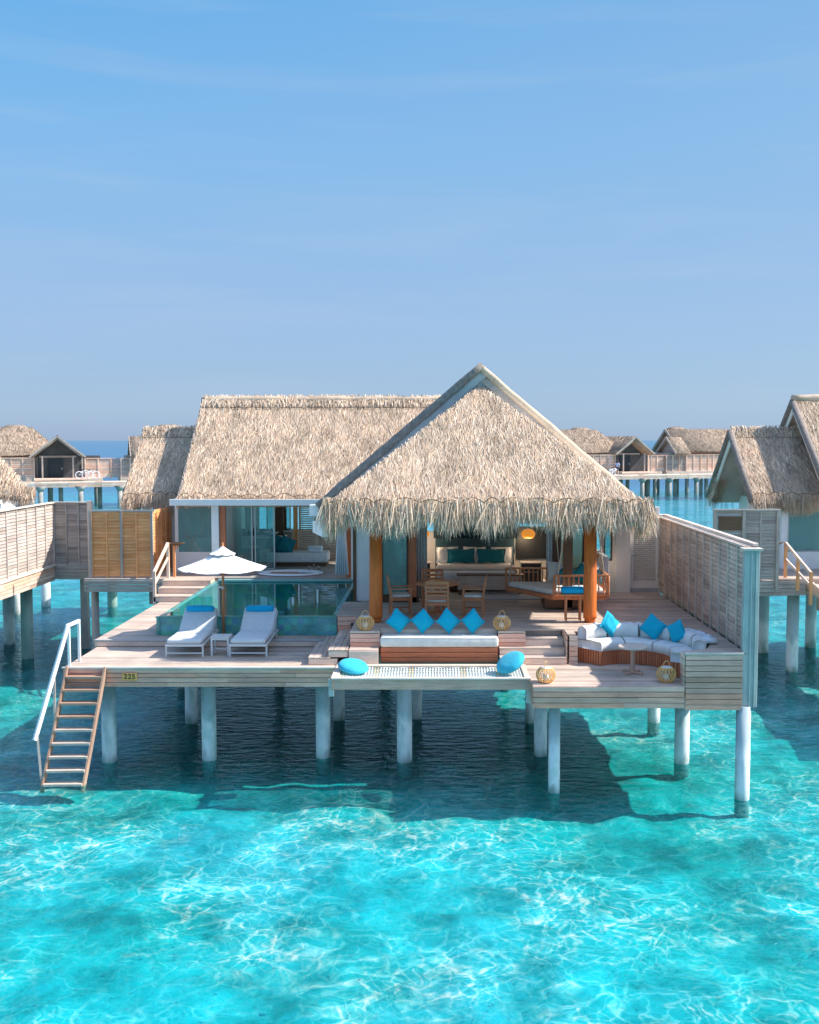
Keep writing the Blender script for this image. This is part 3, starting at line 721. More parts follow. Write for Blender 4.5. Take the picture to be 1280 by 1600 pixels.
for hz in (3.3,4.3):
    h = MB(); h.box(5.955,5.975,28.31,28.33,hz,hz+.09); build(h, 'hinge', M['metal'], dr)
b = MB(); b.box(5.2,5.98,28.3,28.42,ZU,ZU+.11); build(b, 'door_sill', M['stone'], villa)
# porch posts
for px_, py_ in ((-1.38,23.62),(3.45,23.62)):
    b = MB(); b.tube([(px_,py_,ZU),(px_,py_,ZU+.12)], .125, 16); b.tube([(px_,py_,ZU+.10),(px_,py_,ZU+.16),(px_,py_,5.75)], [.155,.150,.135], 16)
    build(b, 'post', M['post'], villa)
b = MB(); b.box(3.05,3.27,25.3,25.5,ZU,5.7); build(b, 'post', M['brown_z'], villa)
b = MB(); b.box(-2.4,4.7,23.5,23.72,5.42,5.6); build(b, 'beam', M['red_x'], villa)
for yb in (24.6,25.6):
    b = MB(); b.box(-2.3,4.6,yb,yb+.12,5.42,5.56); build(b, 'beam', M['brown_x'], villa)

# ================================================================== DECK
deck = thing('timber_deck', 'multi-level weathered timber deck on pale concrete piles around the middle villa', 'deck', (0,26,0))
b = MB(); boards(b, [(-7.80,21.86),(-1.9,21.86),(-1.9,22.1),(-2.1,24.02),(-7.80,24.02)], ZL); build(b, 'lower_deck', M['deck_x'], deck)
b = MB(); boards(b, [(-7.86,24.0),(-2.6,24.0),(-2.6,24.62),(-6.52,24.62),(-6.52,29.7),(-7.86,29.7)], ZA); build(b, 'walkway_deck', M['deck_x'], deck)
# sofa recess geometry
SCX, SCY, SRI, SRO = 3.98, 21.30, .78, 1.50
def arc(r, a0, a1, n=24, cx=SCX, cy=SCY): return [(cx+r*math.cos(math.radians(a0+(a1-a0)*i/n)), cy+r*math.sin(math.radians(a0+(a1-a0)*i/n))) for i in range(n+1)]
RA = [(4.80,20.16),(4.80,20.40)] + [p for p in arc(SRO+.02,-32,133,30)] + [(2.95,22.12),(2.76,22.12),(2.76,22.72)]
ZUP = [(-1.86,22.72)] 
upper = RA + [(1.55,22.72),(1.55,22.72),(1.30,22.72),(1.30,22.78),(-1.22,22.78),(-1.22,22.72),(-1.86,22.72),(-1.86,24.60),(-2.36,24.60),(-2.36,26.6),(-1.6,26.75),(4.42,26.9),(4.42,28.35),(5.97,28.35),(5.97,20.16)]
b = MB(); boards(b, upper, ZU); build(b, 'upper_deck', M['deck_x'], deck)
b = MB(); boards(b, [(1.86,20.13),(4.84,20.13),(4.84,22.8),(2.72,22.8),(2.72,22.1),(1.86,22.1)], ZL); build(b, 'lounge_deck', M['deck_x'], deck)
b = MB()   # solid carcass under the boards so no light leaks through
b.box(-7.78,-1.9,21.90,24.0,1.95,ZL-.034); b.box(-7.82,-6.54,24.02,31.0,1.98,ZA-.034); b.box(-6.5,-2.4,24.05,24.60,1.98,ZA-.034)
b.box(-1.84,2.7,22.84,26.7,2.0,ZU-.034); b.box(2.7,5.9,23.0,28.3,2.0,ZU-.034); b.box(1.9,4.8,20.2,22.8,1.95,ZL-.034); b.box(5.55,5.92,20.2,23.0,1.95,ZU-.036); b.box(4.84,5.56,20.2,20.38,2.0,ZU-.036)
b.box(-2.0,4.2,26.72,31.0,2.1,ZU-.03); b.box(-8.6,-1.5,31.3,37.6,2.1,ZU-.034); b.box(-2.34,-1.86,24.66,26.7,2.1,ZU-.034)
build(b, 'light_block_carcass', M['grey_x'], deck)
# fasciae
b = MB(); fascia(b, (-7.80,21.84),(-2.10,21.84), ZL-.032, 4, .098); fascia(b, (-7.82,24.0),(-7.82,21.84), ZL-.032, 4, .098); build(b, 'fascia', M['front_x'], deck)
b = MB(); b.bar((-7.84,21.82,ZL-.016),(-2.15,21.82,ZL-.016), .06,.034); build(b, 'nosing', M['pale_x'], deck)
b = MB(); fascia(b, (1.86,20.11),(4.78,20.11), ZL-.005, 4, .108); fascia(b, (1.86,21.9),(1.86,20.11), ZL-.005, 4, .108); fascia(b, (4.80,20.13),(5.90,20.13), ZU-.03, 10, .109); build(b, 'fascia', M['front_x'], deck)
b = MB(); b.box(4.78,5.92,20.10,20.17,ZU-.03,ZU+.008); build(b, 'nosing', M['pale_x'], deck, .004)
b = MB(); fascia(b, (4.78,20.16),(4.78,20.44), ZU-.03, 6, .109); build(b, 'fascia', M['fas_y'], deck)
b = MB(); fascia(b,(2.80,22.10),(2.98,22.10), ZU-.03, 6, .109); fascia(b,(2.745,22.12),(2.745,22.75), ZU-.03, 6, .109); build(b, 'fascia', M['fas_y'], deck)
b = MB(); fascia(b, (-7.85,29.7),(-7.85,24.0), ZA-.005, 4, .105); fascia(b,(-7.84,23.985),(-2.15,23.985), ZA-.03, 1, .12); build(b, 'fascia', M['fas_y'], deck)
b = MB(); b.box(-7.87,-2.62,23.96,24.03,ZA-.03,ZA+.008); build(b, 'nosing', M['stone'], deck, .004)
b = MB(); fascia(b, (-1.86,24.58),(-2.34,24.58), ZU-.03, 4, .112); fascia(b,(-1.86,24.6),(-1.86,22.72),ZU-.03,3,.112); build(b, 'fascia', M['front_x'], deck)
# steps down to the pool terrace (planks run towards the sea)
def tread(poly, z, axis, nb=1, mat='deck'):
    b = MB(); boards(b, poly, z, .12, .010, axis=axis)
    xs = [p[0] for p in poly]; ys = [p[1] for p in poly]
    b2 = MB(); b2.box(min(xs)+.01,max(xs)-.01,min(ys)+.01,max(ys)-.01,z-.155,z-.034)
    s = build(b, 'step', M[mat+'_'+axis], deck); build(b2, 'riser', M['fas_x'], s); return s
tread([(-2.72,22.02),(-2.30,22.02),(-2.10,24.55),(-2.62,24.55)], ZA, 'y'); tread([(-2.30,22.04),(-1.88,22.04),(-1.88,24.55),(-2.12,24.55)], ZA+.16, 'y')
# wide low blocks and steps either side of the built-in bench
b = MB(); fascia(b,(-1.86,22.06),(-1.24,22.06),2.575,3,.105); build(b,'fascia',M['front_x'],deck); b = MB(); fascia(b,(1.35,22.06),(2.74,22.06),2.415,1,.13); build(b,'fascia',M['front_x'],deck)
tread([(-1.86,22.04),(-1.24,22.04),(-1.24,22.74),(-1.86,22.74)], 2.58, 'x'); 
for z_, y0_, x0_ in ((ZL+.16,22.02,1.33),(ZL+.32,22.26,1.33),(ZL+.48,22.50,1.55)):
    tread([(x0_,y0_),(2.73,y0_),(2.73,22.80),(x0_,22.80)], z_, 'x')
b = MB(); b.box(1.33,1.86,21.98,22.04,ZL-.3,ZL+.15); b.box(-1.86,-1.24,22.0,22.05,ZL-.3,ZL+.3); build(b,'riser',M['fas_x'],deck)
for x0_,x1_ in ((-1.86,-1.22),(1.31,1.90)):
    b = MB(); fascia(b,(x0_,22.42),(x1_,22.42),ZU-.04,3,.098); o = build(b,'block',M['front_x'],deck)
    b = MB(); boards(b,[(x0_,22.40),(x1_,22.40),(x1_,22.80),(x0_,22.80)],ZU+.004); b.box(x0_+.01,x1_-.01,22.44,22.78,ZL+.1,ZU-.03); build(b,'block_top',M['deck_x'],o)
# back rest board of the bench
b = MB(); b.box(-1.22,1.31,22.72,22.79,2.62,ZU+.01); fascia(b,(-1.22,22.70),(1.31,22.70),ZU-.0,2,.11); build(b,'bench_back',M['fas_x'],deck)
# stair to the bathroom wing, left
for i,(z_,y_) in enumerate(((ZA+.16,29.7),(ZA+.32,30.2),(ZU,30.7))):
    tread([(-8.05,y_),(-6.62,y_),(-6.62,31.35 if z_<ZU else 32.6),(-8.05,31.35 if z_<ZU else 32.6)], z_, 'x')
b = MB(); boards(b,[(-8.7,31.3),(-6.62,31.3),(-6.62,32.6),(-8.7,32.6)],ZU); build(b,'landing',M['deck_x'],deck)
# piles
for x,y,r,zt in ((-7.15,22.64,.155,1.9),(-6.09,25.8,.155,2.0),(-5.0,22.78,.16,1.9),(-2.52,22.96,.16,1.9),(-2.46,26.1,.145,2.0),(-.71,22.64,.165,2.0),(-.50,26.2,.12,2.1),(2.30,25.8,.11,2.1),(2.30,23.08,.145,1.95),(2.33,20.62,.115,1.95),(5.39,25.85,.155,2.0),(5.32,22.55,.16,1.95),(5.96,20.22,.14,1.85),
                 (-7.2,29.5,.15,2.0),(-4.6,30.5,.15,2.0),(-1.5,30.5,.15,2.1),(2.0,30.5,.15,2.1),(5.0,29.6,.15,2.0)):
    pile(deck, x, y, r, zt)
for args in (((-7.6,22.9,1.86),(-.6,22.9,1.86)),((1.95,20.7,1.82),(5.9,20.7,1.82)),((1.9,22.6,1.86),(5.8,22.6,1.86)),((-7.6,25.8,1.9),(5.8,25.8,1.95))):
    b = MB(); b.bar(*args,.14,.2); build(b,'beam',M['grey_x'],deck)

# house number on the deck edge
num = thing('house_number', 'small varnished wood plaque reading 225 on the deck edge right of the ladder', 'sign', (-6.42,21.80,2.06))
b = MB(); b.box(-6.58,-6.27,21.785,21.81,1.99,2.14); build(b,'plaque',M['plaque'],num,.006)
cu = bpy.data.curves.new('digits','FONT'); cu.body='225'; cu.size=.15; cu.extrude=.004; cu.offset=.0015; cu.space_character=1.15; cu.align_x='CENTER'; cu.align_y='CENTER'
tmp = bpy.data.objects.new('digits_tmp',cu); COL.objects.link(tmp); bpy.context.view_layer.update()
me = bpy.data.meshes.new_from_object(tmp.evaluated_get(bpy.context.evaluated_depsgraph_get())); bpy.data.objects.remove(tmp)
dg = bpy.data.objects.new('digits',me); COL.objects.link(dg); me.materials.clear(); me.materials.append(M['dark']); dg.parent=num; dg.location=(-.005,-.021,.005); dg.rotation_euler=(PI/2,0,0)

# pool
pool = thing('swimming_pool', 'raised infinity pool lined with green stone tiles beside the villa', 'pool', (-4.45,27.8,ZA))
b = MB(); b.box(-6.52,-2.36,24.62,24.74,ZA-.1,ZP); b.box(-6.52,-6.42,24.74,31.0,1.55,ZP-.02); b.box(-2.46,-2.36,24.74,31.1,1.55,ZP+.01); b.box(-6.42,-2.46,31.0,31.12,1.55,ZU-.03); b.box(-6.42,-2.46,24.62,24.74,1.55,ZA-.11)
build(b,'pool_wall',M['tile'],pool)
b = MB(); b.box(-6.42,-2.46,24.74,31.0,1.55,1.6); build(b,'pool_floor',M['tile'],pool)
b = MB(); b.box(-6.60,-6.525,24.60,31.1,ZA-.02,ZP-.03); b.box(-6.62,-2.36,24.60,24.618,ZP-.03,ZP+.002); build(b,'overflow_rim',plain('wet_jade_tile',(.10,.36,.31),.12,.15,4),pool)
b = MB(); b.box(-6.42,-2.46,30.72,31.0,ZP+.005,ZP+.05); build(b,'coping',plain('jade_coping',(.24,.42,.40),.3,.12,5),pool)
b = MB(); b.box(-2.46,-1.66,26.2,26.7,ZA,ZP+.0); build(b,'side_ledge',plain('jade_ledge',(.30,.40,.38),.35,.12,5),pool)
b = MB(); b.add([(-6.43,24.73,ZP-.012),(-2.45,24.73,ZP-.012),(-2.45,31.0,ZP-.012),(-6.43,31.0,ZP-.012)],[(0,1,2,3)])
build(b,'pool_water',water_mat('pool_surface',(.55,.97,.98),(.55,.97,.98),caustic=False,pool=True),pool)

# privacy fence on the right
fen = thing('privacy_fence', 'long slatted timber privacy fence running along the right side of the middle deck', 'fence', (6.02,24,ZU))
slat_fence(fen, (6.02,20.30), (6.02,28.3), ZU-.02, 4.93, 'y', 1, 'pink', .66)
b = MB(); b.box(5.90,6.20,20.16,20.30,1.83,4.88); build(b,'end_post',M['teal_z'],fen,.01)
b = MB(); b.box(6.03,6.05,20.13,20.16,1.83,4.86); b.box(6.12,6.135,20.13,20.16,1.83,4.86); build(b,'edge_strip',M['teal_z'],fen)
b = MB(); b.box(5.86,6.24,20.10,20.34,4.88,4.93); build(b,'post_cap',M['pale_x'],fen,.006)
b = MB(); b.bar((6.16,20.3,4.98),(6.16,28.5,4.98),.10,.05); build(b,'cap_rail',M['pale_y'],fen)
b = MB(); b.box(6.10,6.16,20.3,28.4,1.85,4.93); build(b,'outer_boarding',M['grey_y'],fen)
# cedar screen at the far left on its own little platform
scr = thing('cedar_screen', 'orange-brown slatted cedar screen on a grey platform left of the villa', 'screen', (-9.3,31.3,2.5))
slat_fence(scr, (-10.26,31.3), (-8.50,31.3), ZU+.02, 4.86, 'x', 1, 'orange', .45, both=False, cap=False)
slat_fence(scr, (-8.50,31.3), (-8.42,34.2), ZU+.02, 4.86, 'y', 1, 'orange', .5, both=False, cap=False)
for x_ in (-10.30,-9.38,-8.48):
    b = MB(); b.box(x_-.035,x_+.035,31.24,31.33,ZU,4.9); build(b,'post',M['grey_z'],scr)
b = MB(); b.box(-10.3,-8.4,31.27,31.33,4.87,4.92); build(b,'cap_rail',M['grey_x'],scr)
b = MB(); b.box(-10.45,-7.9,31.05,34.2,ZU-.05,ZU); fascia(b,(-10.45,31.04),(-7.95,31.04),ZU-.05,3,.115,.04); build(b,'platform',M['grey_x'],scr)
for x_ in (-10.28,): pile(scr, x_, 31.5, .11, 2.5, M['grey_z'])
pile(scr,-9.9,39.5,.2,2.5,M['pile_green']); 
# ================================================================== FURNITURE AND SMALL THINGS
# water ladder
lad = thing('water_ladder', 'weathered wooden ladder with white handrail going down into the sea', 'ladder', (-7.3,21.6,0))
tl, tr_ = Vector((-7.72,21.80,2.16)), Vector((-6.93,21.80,2.16))
bl, br_ = Vector((-8.02,20.98,-.14)), Vector((-7.20,21.02,-.14))
for a,b_ in ((tl,bl),(tr_,br_)):
    b = MB(); b.bar(a+Vector((0,0,.10)),b_,.045,.15,up=(0,-1,.3)); build(b,'stringer',M['ladder_z'],lad,.004)
for k in range(9):
    t = (k+.35)/9.0; a = tl.lerp(bl,t); c = tr_.lerp(br_,t)
    b = MB(); b.bar((a.x+.02,a.y-.01,a.z),(c.x-.02,c.y-.01,c.z),.22,.05); build(b,'tread',M['ladder_x' if k<4 else 'pink_x'],lad,.004)
hr0 = Vector((-7.72,21.86,3.12)); hr1 = Vector((-8.12,20.95,.95))
b = MB(); b.bar(hr0,hr1,.05,.09); b.bar(hr0+Vector((-.02,0,0)),(-7.66,22.4,3.14),.05,.07); build(b,'handrail',M['white'],lad,.004)
for (x,y,z0,z1) in ((-7.71,21.88,1.9,3.08),(-7.66,22.36,2.27,3.12)):
    b = MB(); b.box(x-.025,x+.025,y-.025,y+.025,z0,z1); build(b,'post',M['white'],lad)
for t,u in ((.42,.44),(.93,.93)):
    p = hr0.lerp(hr1,t); q = tl.lerp(bl,u)
    b = MB(); b.bar(p,(q.x-.03,q.y,q.z-.1),.045,.045); build(b,'post',M['grey_z'],lad)

# handrail by the left stair + towel stand
hd = thing('stair_handrail', 'weathered timber handrail beside the stair left of the pool', 'handrail', (-8.05,30,ZA))
b = MB(); b.bar((-8.02,29.75,3.25),(-8.02,31.3,3.92),.06,.09,); b.bar((-8.02,29.75,2.9),(-8.02,31.3,3.5),.04,.07); build(b,'handrail',M['fas_y'],hd)
for y,z0,z1 in ((29.75,2.3,3.28),(31.3,2.9,3.95)):
    b = MB(); b.box(-8.06,-7.98,y-.04,y+.04,z0,z1); build(b,'post',M['fas_z'],hd)
def bowl_stand(loc,label,rz=0):
    t = thing('bowl_stand',label,'stand',loc,rz,world=False)
    b = MB(); b.box(-.035,.035,-.035,.035,0,1.0); b.bar((0,0,.85),(.12,0,.98),.03,.04); build(b,'post',M['orange_z'],t)
    b = MB(); b.lathe([(.02,0),(.16,.0),(.32,.06),(.34,.08),(.31,.07),(.15,.02),(0,.015)],(0,0,1.0),18,sx=1.0,sy=.55); build(b,'bowl',M['brown_x'],t)
    return t
bowl_stand((-7.88,31.5,ZU-.05),'dark shallow bowl on a timber post outside the left wing window')

# parasol
um = thing('parasol','white octagonal canvas parasol with timber pole beside the pool','parasol',(-5.0,24.50,ZA))
b = MB(); b.tube([(-5.0,24.5,ZA),(-5.0,24.5,4.55)],.030,12); build(b,'pole',M['teak_z'],um)
def canopy(mb,c,r,z0,z1,n=8,seg=6,sag=.04,rot=.2,thick=.008):
    for sgn,dz in ((1,0),(-1,-thick)):
        vs=[];fs=[]
        for i in range(seg+1):
            f=i/seg
            for k in range(n*4):
                th=rot+2*PI*k/(n*4); u=(k%4)/4; edge=math.cos(PI/n)/math.cos(((u if u<=1 else 0)*2*PI/n)-PI/n)
                rr=r*f*edge; z=z1+(z0-z1)*f-sag*math.sin(PI*u)*f-.02*math.sin(PI*f)
                vs.append((c[0]+rr*math.cos(th),c[1]+rr*math.sin(th),z+dz))
        m=n*4
        for i in range(seg):
            for k in range(m):
                q=(i*m+k,i*m+(k+1)%m,(i+1)*m+(k+1)%m,(i+1)*m+k); fs.append(q if sgn==1 else q[::-1])
        mb.add(vs,fs,False)
    return mb
b = MB(); canopy(b,(-5.0,24.5),1.03,4.03,4.42); cn = build(b,'canopy',M['umb'],um)
b = MB(); canopy(b,(-5.0,24.5),.30,4.36,4.55,sag=.02); build(b,'vent',M['umb'],cn)
for k in range(8):
    th=.2+2*PI*k/8; b = MB(); b.bar((-5.0,24.5,4.30),(-5.0+.97*math.cos(th),24.5+.97*math.sin(th),3.965),.02,.02); build(b,'rib',M['teak_x'],um)
b = MB(); b.lathe([(0,.14),(.02,.12),(.03,.06),(.02,.03),(.035,0),(.0,0)],(-5.0,24.5,4.49),12); build(b,'finial',M['teak_z'],um)
b = MB(); b.tube([(-5.1,24.46,3.55),(-5.04,24.44,3.60),(-4.97,24.45,3.56),(-5.0,24.46,3.52),(-5.08,24.46,3.60)],.012,6); build(b,'cord',M['white'],um)
b = MB(); b.lathe([(.0,.03),(.06,.03),(.07,0),(0,0)],(-5.0,24.5,ZA),14); build(b,'pole_foot',M['metal'],um)

# sun loungers
def make_lounger():
    t = thing('sun_lounger','','sun lounger',(0,0,0),world=False)
    b = MB(); W=.40
    for s in (-1,1): b.bar((s*W,0,.27),(s*W,1.75,.30),.03,.05); 
    b.bar((-W,.0,.27),(W,.0,.27),.03,.05); b.bar((-W,1.75,.30),(W,1.75,.30),.03,.05); b.bar((-W,.05,.09),(W,.05,.09),.02,.03); b.bar((-W,1.2,.28),(W,1.2,.28),.03,.03)
    build(b,'frame',M['whitemetal'],t)
    for x,y in ((-W,.05),(W,.05),(-W,1.5),(W,1.5)):
        b = MB(); b.bar((x,y,.27),(x,y,.0),.035,.035); build(b,'leg',M['whitemetal'],t)
    b = MB(); b.cushion_box(-.38,.38,-.02,1.12,.30,.41,.045)
    Mx = Matrix.Translation((0,1.12,.33)) @ Matrix.Rotation(math.radians(33),4,'X')
    b.cushion_box(-.38,.38,0,.80,-.02,.09,.045,Mx); build(b,'mattress',M['mattress'],t)
    b = MB(); b.tube([(-.37,1.10,.405),(.37,1.10,.405)],.010,6); build(b,'piping',M['stone'],t)
    b = MB()
    for s in (-1,1): b.bar(Mx@Vector((s*.38,0,-.03)),Mx@Vector((s*.38,.78,-.03)),.025,.035)
    b.bar((.38,1.5,.28),Mx@Vector((.38,.55,-.03)),.02,.02); b.bar((-.38,1.5,.28),Mx@Vector((-.38,.55,-.03)),.02,.02); build(b,'back_frame',M['whitemetal'],t)
    b = MB(); pts=[Mx@Vector((x,.70,.12)) for x in (-.32,-.30,-.15,0,.15,.30,.32)]; b.tube(pts,[.045,.072,.08,.08,.08,.072,.045],14); build(b,'head_bolster',M['blue'],t)
    return t
L1 = make_lounger(); L1.location=(-5.52,22.78,ZL); L1['label']='left sun lounger with turquoise bolster nearest the walkway edge'
L1['group']='sun loungers on the pool terrace'
L2 = repeat(L1,(-4.13,22.80,ZL),0,'right sun lounger with turquoise bolster, beside the small side table')
st = thing('side_table','small white slatted side table between the two sun loungers','side table',(-4.77,23.1,ZL))
b = MB()
for k in range(6): b.box(-4.97+k*.068,-4.91+k*.068,22.92,23.34,ZL+.40,ZL+.425)
b.box(-4.97,-4.565,22.93,22.96,ZL+.36,ZL+.40); b.box(-4.97,-4.565,23.30,23.33,ZL+.36,ZL+.40); build(b,'table_top',M['whitemetal'],st)
for x in (-4.95,-4.59):
    for y in (22.95,23.31):
        b = MB(); b.box(x-.02,x+.02,y-.02,y+.02,ZL,ZL+.36); build(b,'leg',M['whitemetal'],st)
b = MB(); b.box(-4.95,-4.59,23.12,23.15,ZL+.12,ZL+.15); b.box(-4.96,-4.94,22.95,23.31,ZL+.12,ZL+.15); b.box(-4.60,-4.58,22.95,23.31,ZL+.12,ZL+.15); build(b,'stretcher',M['whitemetal'],st)

# overwater net
net = thing('overwater_net','catamaran net lounger framed in timber hanging over the sea in front of the bench','net',(-.1,21.3,ZL))
b = MB(); b.bar((-2.10,20.72,ZL-.10),(1.86,20.72,ZL-.10),.06,.22); build(b,'front_beam',M['front_x'],net,.004)
b = MB(); b.bar((-2.10,20.70,ZL+.012),(1.86,20.70,ZL+.012),.10,.03); build(b,'front_rail',M['pink_x'],net)
for x_,w_ in ((-2.04,.14),(1.80,.10)):
    b = MB(); b.bar((x_,20.7,ZL),(x_,22.0,ZL),w_,.045); build(b,'side_rail',M['pink_y'],net)
b = MB(); b.bar((-2.10,21.93,ZL),(1.86,21.93,ZL),.16,.05); b.box(-2.1,1.86,21.95,22.05,ZL-.32,ZL-.04); build(b,'back_rail',M['pink_x'],net)
b = MB(); b.box(-2.16,-2.06,20.74,20.84,ZL-.36,ZL-.02); b.box(1.78,1.86,20.76,20.86,ZL-.5,ZL-.02); build(b,'corner_bracket',M['teal_z'],net)
b = MB()
for x in (-1.98,-1.92,-.78,.80,1.72,1.78):
    for z in ((ZL-.06,ZL-.14) if abs(x)>1.6 else (ZL-.09,)): b.tube([(x,20.686,z),(x,20.675,z)],.016,8)
build(b,'bolt',M['metal'],net)
def netz(x,y): 
    u=(x+.12)/1.86; v=(y-21.3)/.58
    return ZL-.02-.09*(1-u*u)*(1-v*v)
b = MB(); bc = MB(); x=-1.95
while x < 1.76:
    pts=[(x+.006*math.sin(q*9+x*7),20.75+q*1.12/8,netz(x,20.75+q*1.12/8)) for q in range(9)]
    (bc if (math.sin(x*4.1)*math.sin(x*13.7)>.52) else b).tube(pts,.0125,5,False); x+=.060
y=20.80
while y < 21.86:
    b.tube([(-1.97+k*3.73/30,y+.008*math.sin(k*2.1+y*9),netz(-1.97+k*3.73/30,y)+.004) for k in range(31)],.010,5,False); y+=.088
build(b,'net',M['netrope'],net); build(bc,'net',M['netcol'],net)
def round_cushion(loc,rx,ry,rz,label):
    t = MB(); prof=[]
    for i in range(17):
        a=-PI/2+PI*i/16; prof.append((.31*max(0,math.cos(a))**.55 if abs(a)<PI/2-.01 else 0.0, .095*math.sin(a)))
    t.lathe(prof,(0,0,0),32)
    o = build(t,'round_cushion',M['aqua']); o['label']=label; o['category']='cushion'; o['group']='round cushions on the net'
    o.location=loc; o.rotation_euler=(rx,ry,rz)
    w = MB(); w.tube([(.312*math.cos(2*PI*k/32),.312*math.sin(2*PI*k/32),0) for k in range(33)],.010,6,False)
    OFF[o.name]=Vector((0,0,0)); build(w,'piping',M['aqua'],o); return o
round_cushion((-1.72,21.42,ZL+.10),.22,.16,0,'round turquoise cushion lying at the left end of the net')
round_cushion((1.50,21.34,ZL+.20),.36,-.52,.0,'round turquoise cushion tilted up at the right end of the net')

# built-in bench
bench = thing('bench_seat','redwood fronted bench with a long cream cushion facing the net','bench',(.05,22.4,ZL))
b = MB(); fascia(b,(-1.20,22.27),(1.30,22.27),ZL+.335,3,.108,.03); b.box(-1.18,1.28,22.29,22.7,ZL,ZL+.30); build(b,'bench_base',M['red_x'],bench)
b = MB(); b.cushion_box(-1.21,1.31,22.22,22.71,ZL+.335,ZL+.555,.05); build(b,'seat_cushion',M['cushion'],bench)
b = MB(); b.tube([(-1.17,22.225,ZL+.53),(1.27,22.225,ZL+.53)],.006,5); build(b,'piping',M['stone'],bench)
PIL = {}
def throw_pillow(loc,rot,w,h,t,mat,label,group,name='throw_pillow'):
    b = MB(); b.pillow((0,0,0),w,h,t,n=14)
    sd=random.uniform(0,50); nv=[]
    for v in b.v:       # slumps and dents of a used cushion
        d=.035*mn.noise(Vector((v[0]*5+sd,v[2]*5,sd)))+.012*mn.noise(Vector((v[0]*14+sd,v[2]*14,v[1]*9)))
        nv.append((v[0]*(1+.10*mn.noise(Vector((v[2]*4,sd,0)))),v[1]+(d if v[1]>0 else -d)*min(1,abs(v[1])/.03),v[2]+.02*mn.noise(Vector((v[0]*4,sd,5)))))
    b.v=nv; o = build(b,name,mat); m=15
    idx=[(i,0) for i in range(14)]+[(14,j) for j in range(14)]+[(i,14) for i in range(14,0,-1)]+[(0,j) for j in range(14,0,-1)]
    pp=[nv[i*m+j] for i,j in idx]; pb=MB(); pb.tube([(x_,0,z_) for x_,y_,z_ in pp+pp[:1]],.0065,5,False); OFF[o.name]=Vector((0,0,0)); build(pb,'piping',mat,o); o['label']=label; o['category']='pillow'; o['group']=group
    o.location=loc; o.rotation_euler=rot; return o
for k,(x,rz,rx) in enumerate(((-.84,.06,.42),(-.30,-.05,.36),(.24,.04,.40),(.78,-.03,.38))):
    nm=('leftmost','second from the left','third from the left','rightmost')[k]
    throw_pillow((x,22.60,ZL+.84),(-.45,PI/4+(-.06,.08,-.03,.07)[k],rz),.40,.40,.17,M['cyan'],'turquoise pillow standing on its corner on the cream bench, '+nm+' of four','pillows on the long bench')

# lanterns
def make_lantern():
    t = thing('rattan_lantern','','lantern',(0,0,0),world=False)
    b = MB(); n=16
    def R(u): return .085+.105*math.sin(PI*(.08+.84*u))**.8
    for k in range(n):
        for sgn in (1,-1):
            pts=[]
            for i in range(11):
                u=i/10; th=2*PI*k/n+sgn*.32*math.sin(PI*u); r=R(u); pts.append((r*math.cos(th),r*math.sin(th),.02+.27*u))
            b.tube(pts,.0075,5,False)
    for z,r in ((.02,.115),(.29,.115),(.155,.19)): 
        if z!=.155: b.tube([(r*math.cos(2*PI*k/20),r*math.sin(2*PI*k/20),z) for k in range(21)],.012,6,False)
    build(b,'cage',M['rattan'],t)
    b = MB(); b.lathe([(0,0),(.055,0),(.055,.14),(.048,.14),(.045,.02),(0,.02)],(0,0,.02),16); build(b,'candle_glass',M['porcelain'],t)
    b = MB(); b.lathe([(.11,0),(.115,.02),(.07,.03),(.0,.03)],(0,0,.28),16); build(b,'rim',M['whitemetal'],t)
    b = MB(); b.tube([(.075*math.cos(a),0,.30+.12*math.sin(a)) for a in [PI*i/10 for i in range(11)]],.007,6,False); build(b,'handle',M['rattan'],t)
    b = MB(); b.lathe([(0,0),(.11,0),(.11,.02),(0,.02)],(0,0,0),16); build(b,'base',M['rattan'],t)
    return t
la = make_lantern(); la.location=(-1.55,22.60,ZU+.006); la['label']='round rattan lantern on the timber block at the left end of the bench'; la['group']='rattan lanterns on the deck'
repeat(la,(1.40,22.60,ZU+.006),.5,'round rattan lantern on the timber block at the right end of the bench')
repeat(la,(2.13,20.42,ZL),1.1,'round rattan lantern on the low deck beside the right end of the net')
repeat(la,(4.50,20.46,ZL),.3,'round rattan lantern on the low deck in front of the curved sofa end')

# curved sofa
sofa = thing('curved_sofa','built-in curved outdoor sofa with white cushions and slatted timber base','sofa',(3.98,21.7,ZL))
A0,A1 = -30,131
def ring(mb,ri,ro,z0,z1,a0,a1,n=30,rnd=.0):
    a0r,a1r=math.radians(a0),math.radians(a1); vs=[];fs=[]
    prof=[(ri,z0),(ri,z1-rnd),(ri+rnd*.3,z1-rnd*.3),(ri+rnd,z1),((ri+ro)/2,z1+rnd*.3),(ro-rnd,z1),(ro-rnd*.3,z1-rnd*.3),(ro,z1-rnd),(ro,z0)] if rnd else [(ri,z0),(ri,z1),(ro,z1),(ro,z0)]
    m=len(prof)
    for i in range(n+1):
        th=a0r+(a1r-a0r)*i/n
        for r,z in prof: vs.append((SCX+r*math.cos(th),SCY+r*math.sin(th),z))
    for i in range(n):
        for k in range(m):
            k2=(k+1)%m; fs.append((i*m+k,i*m+k2,(i+1)*m+k2,(i+1)*m+k))
    fs.append(tuple(range(m))); fs.append(tuple(n*m+k for k in reversed(range(m))))
    return mb.add(vs,fs,bool(rnd))
b = MB(); n=44
for i in range(n):
    a=A0+1+(A1-A0-2)*i/(n-1); th=math.radians(a); c=Vector((SCX+.83*math.cos(th),SCY+.83*math.sin(th),ZL)); tg=Vector((-math.sin(th),math.cos(th),0))
    b.bar(c-tg*.021+Vector((0,0,.16)),c+tg*.021+Vector((0,0,.16)),.025,.30)
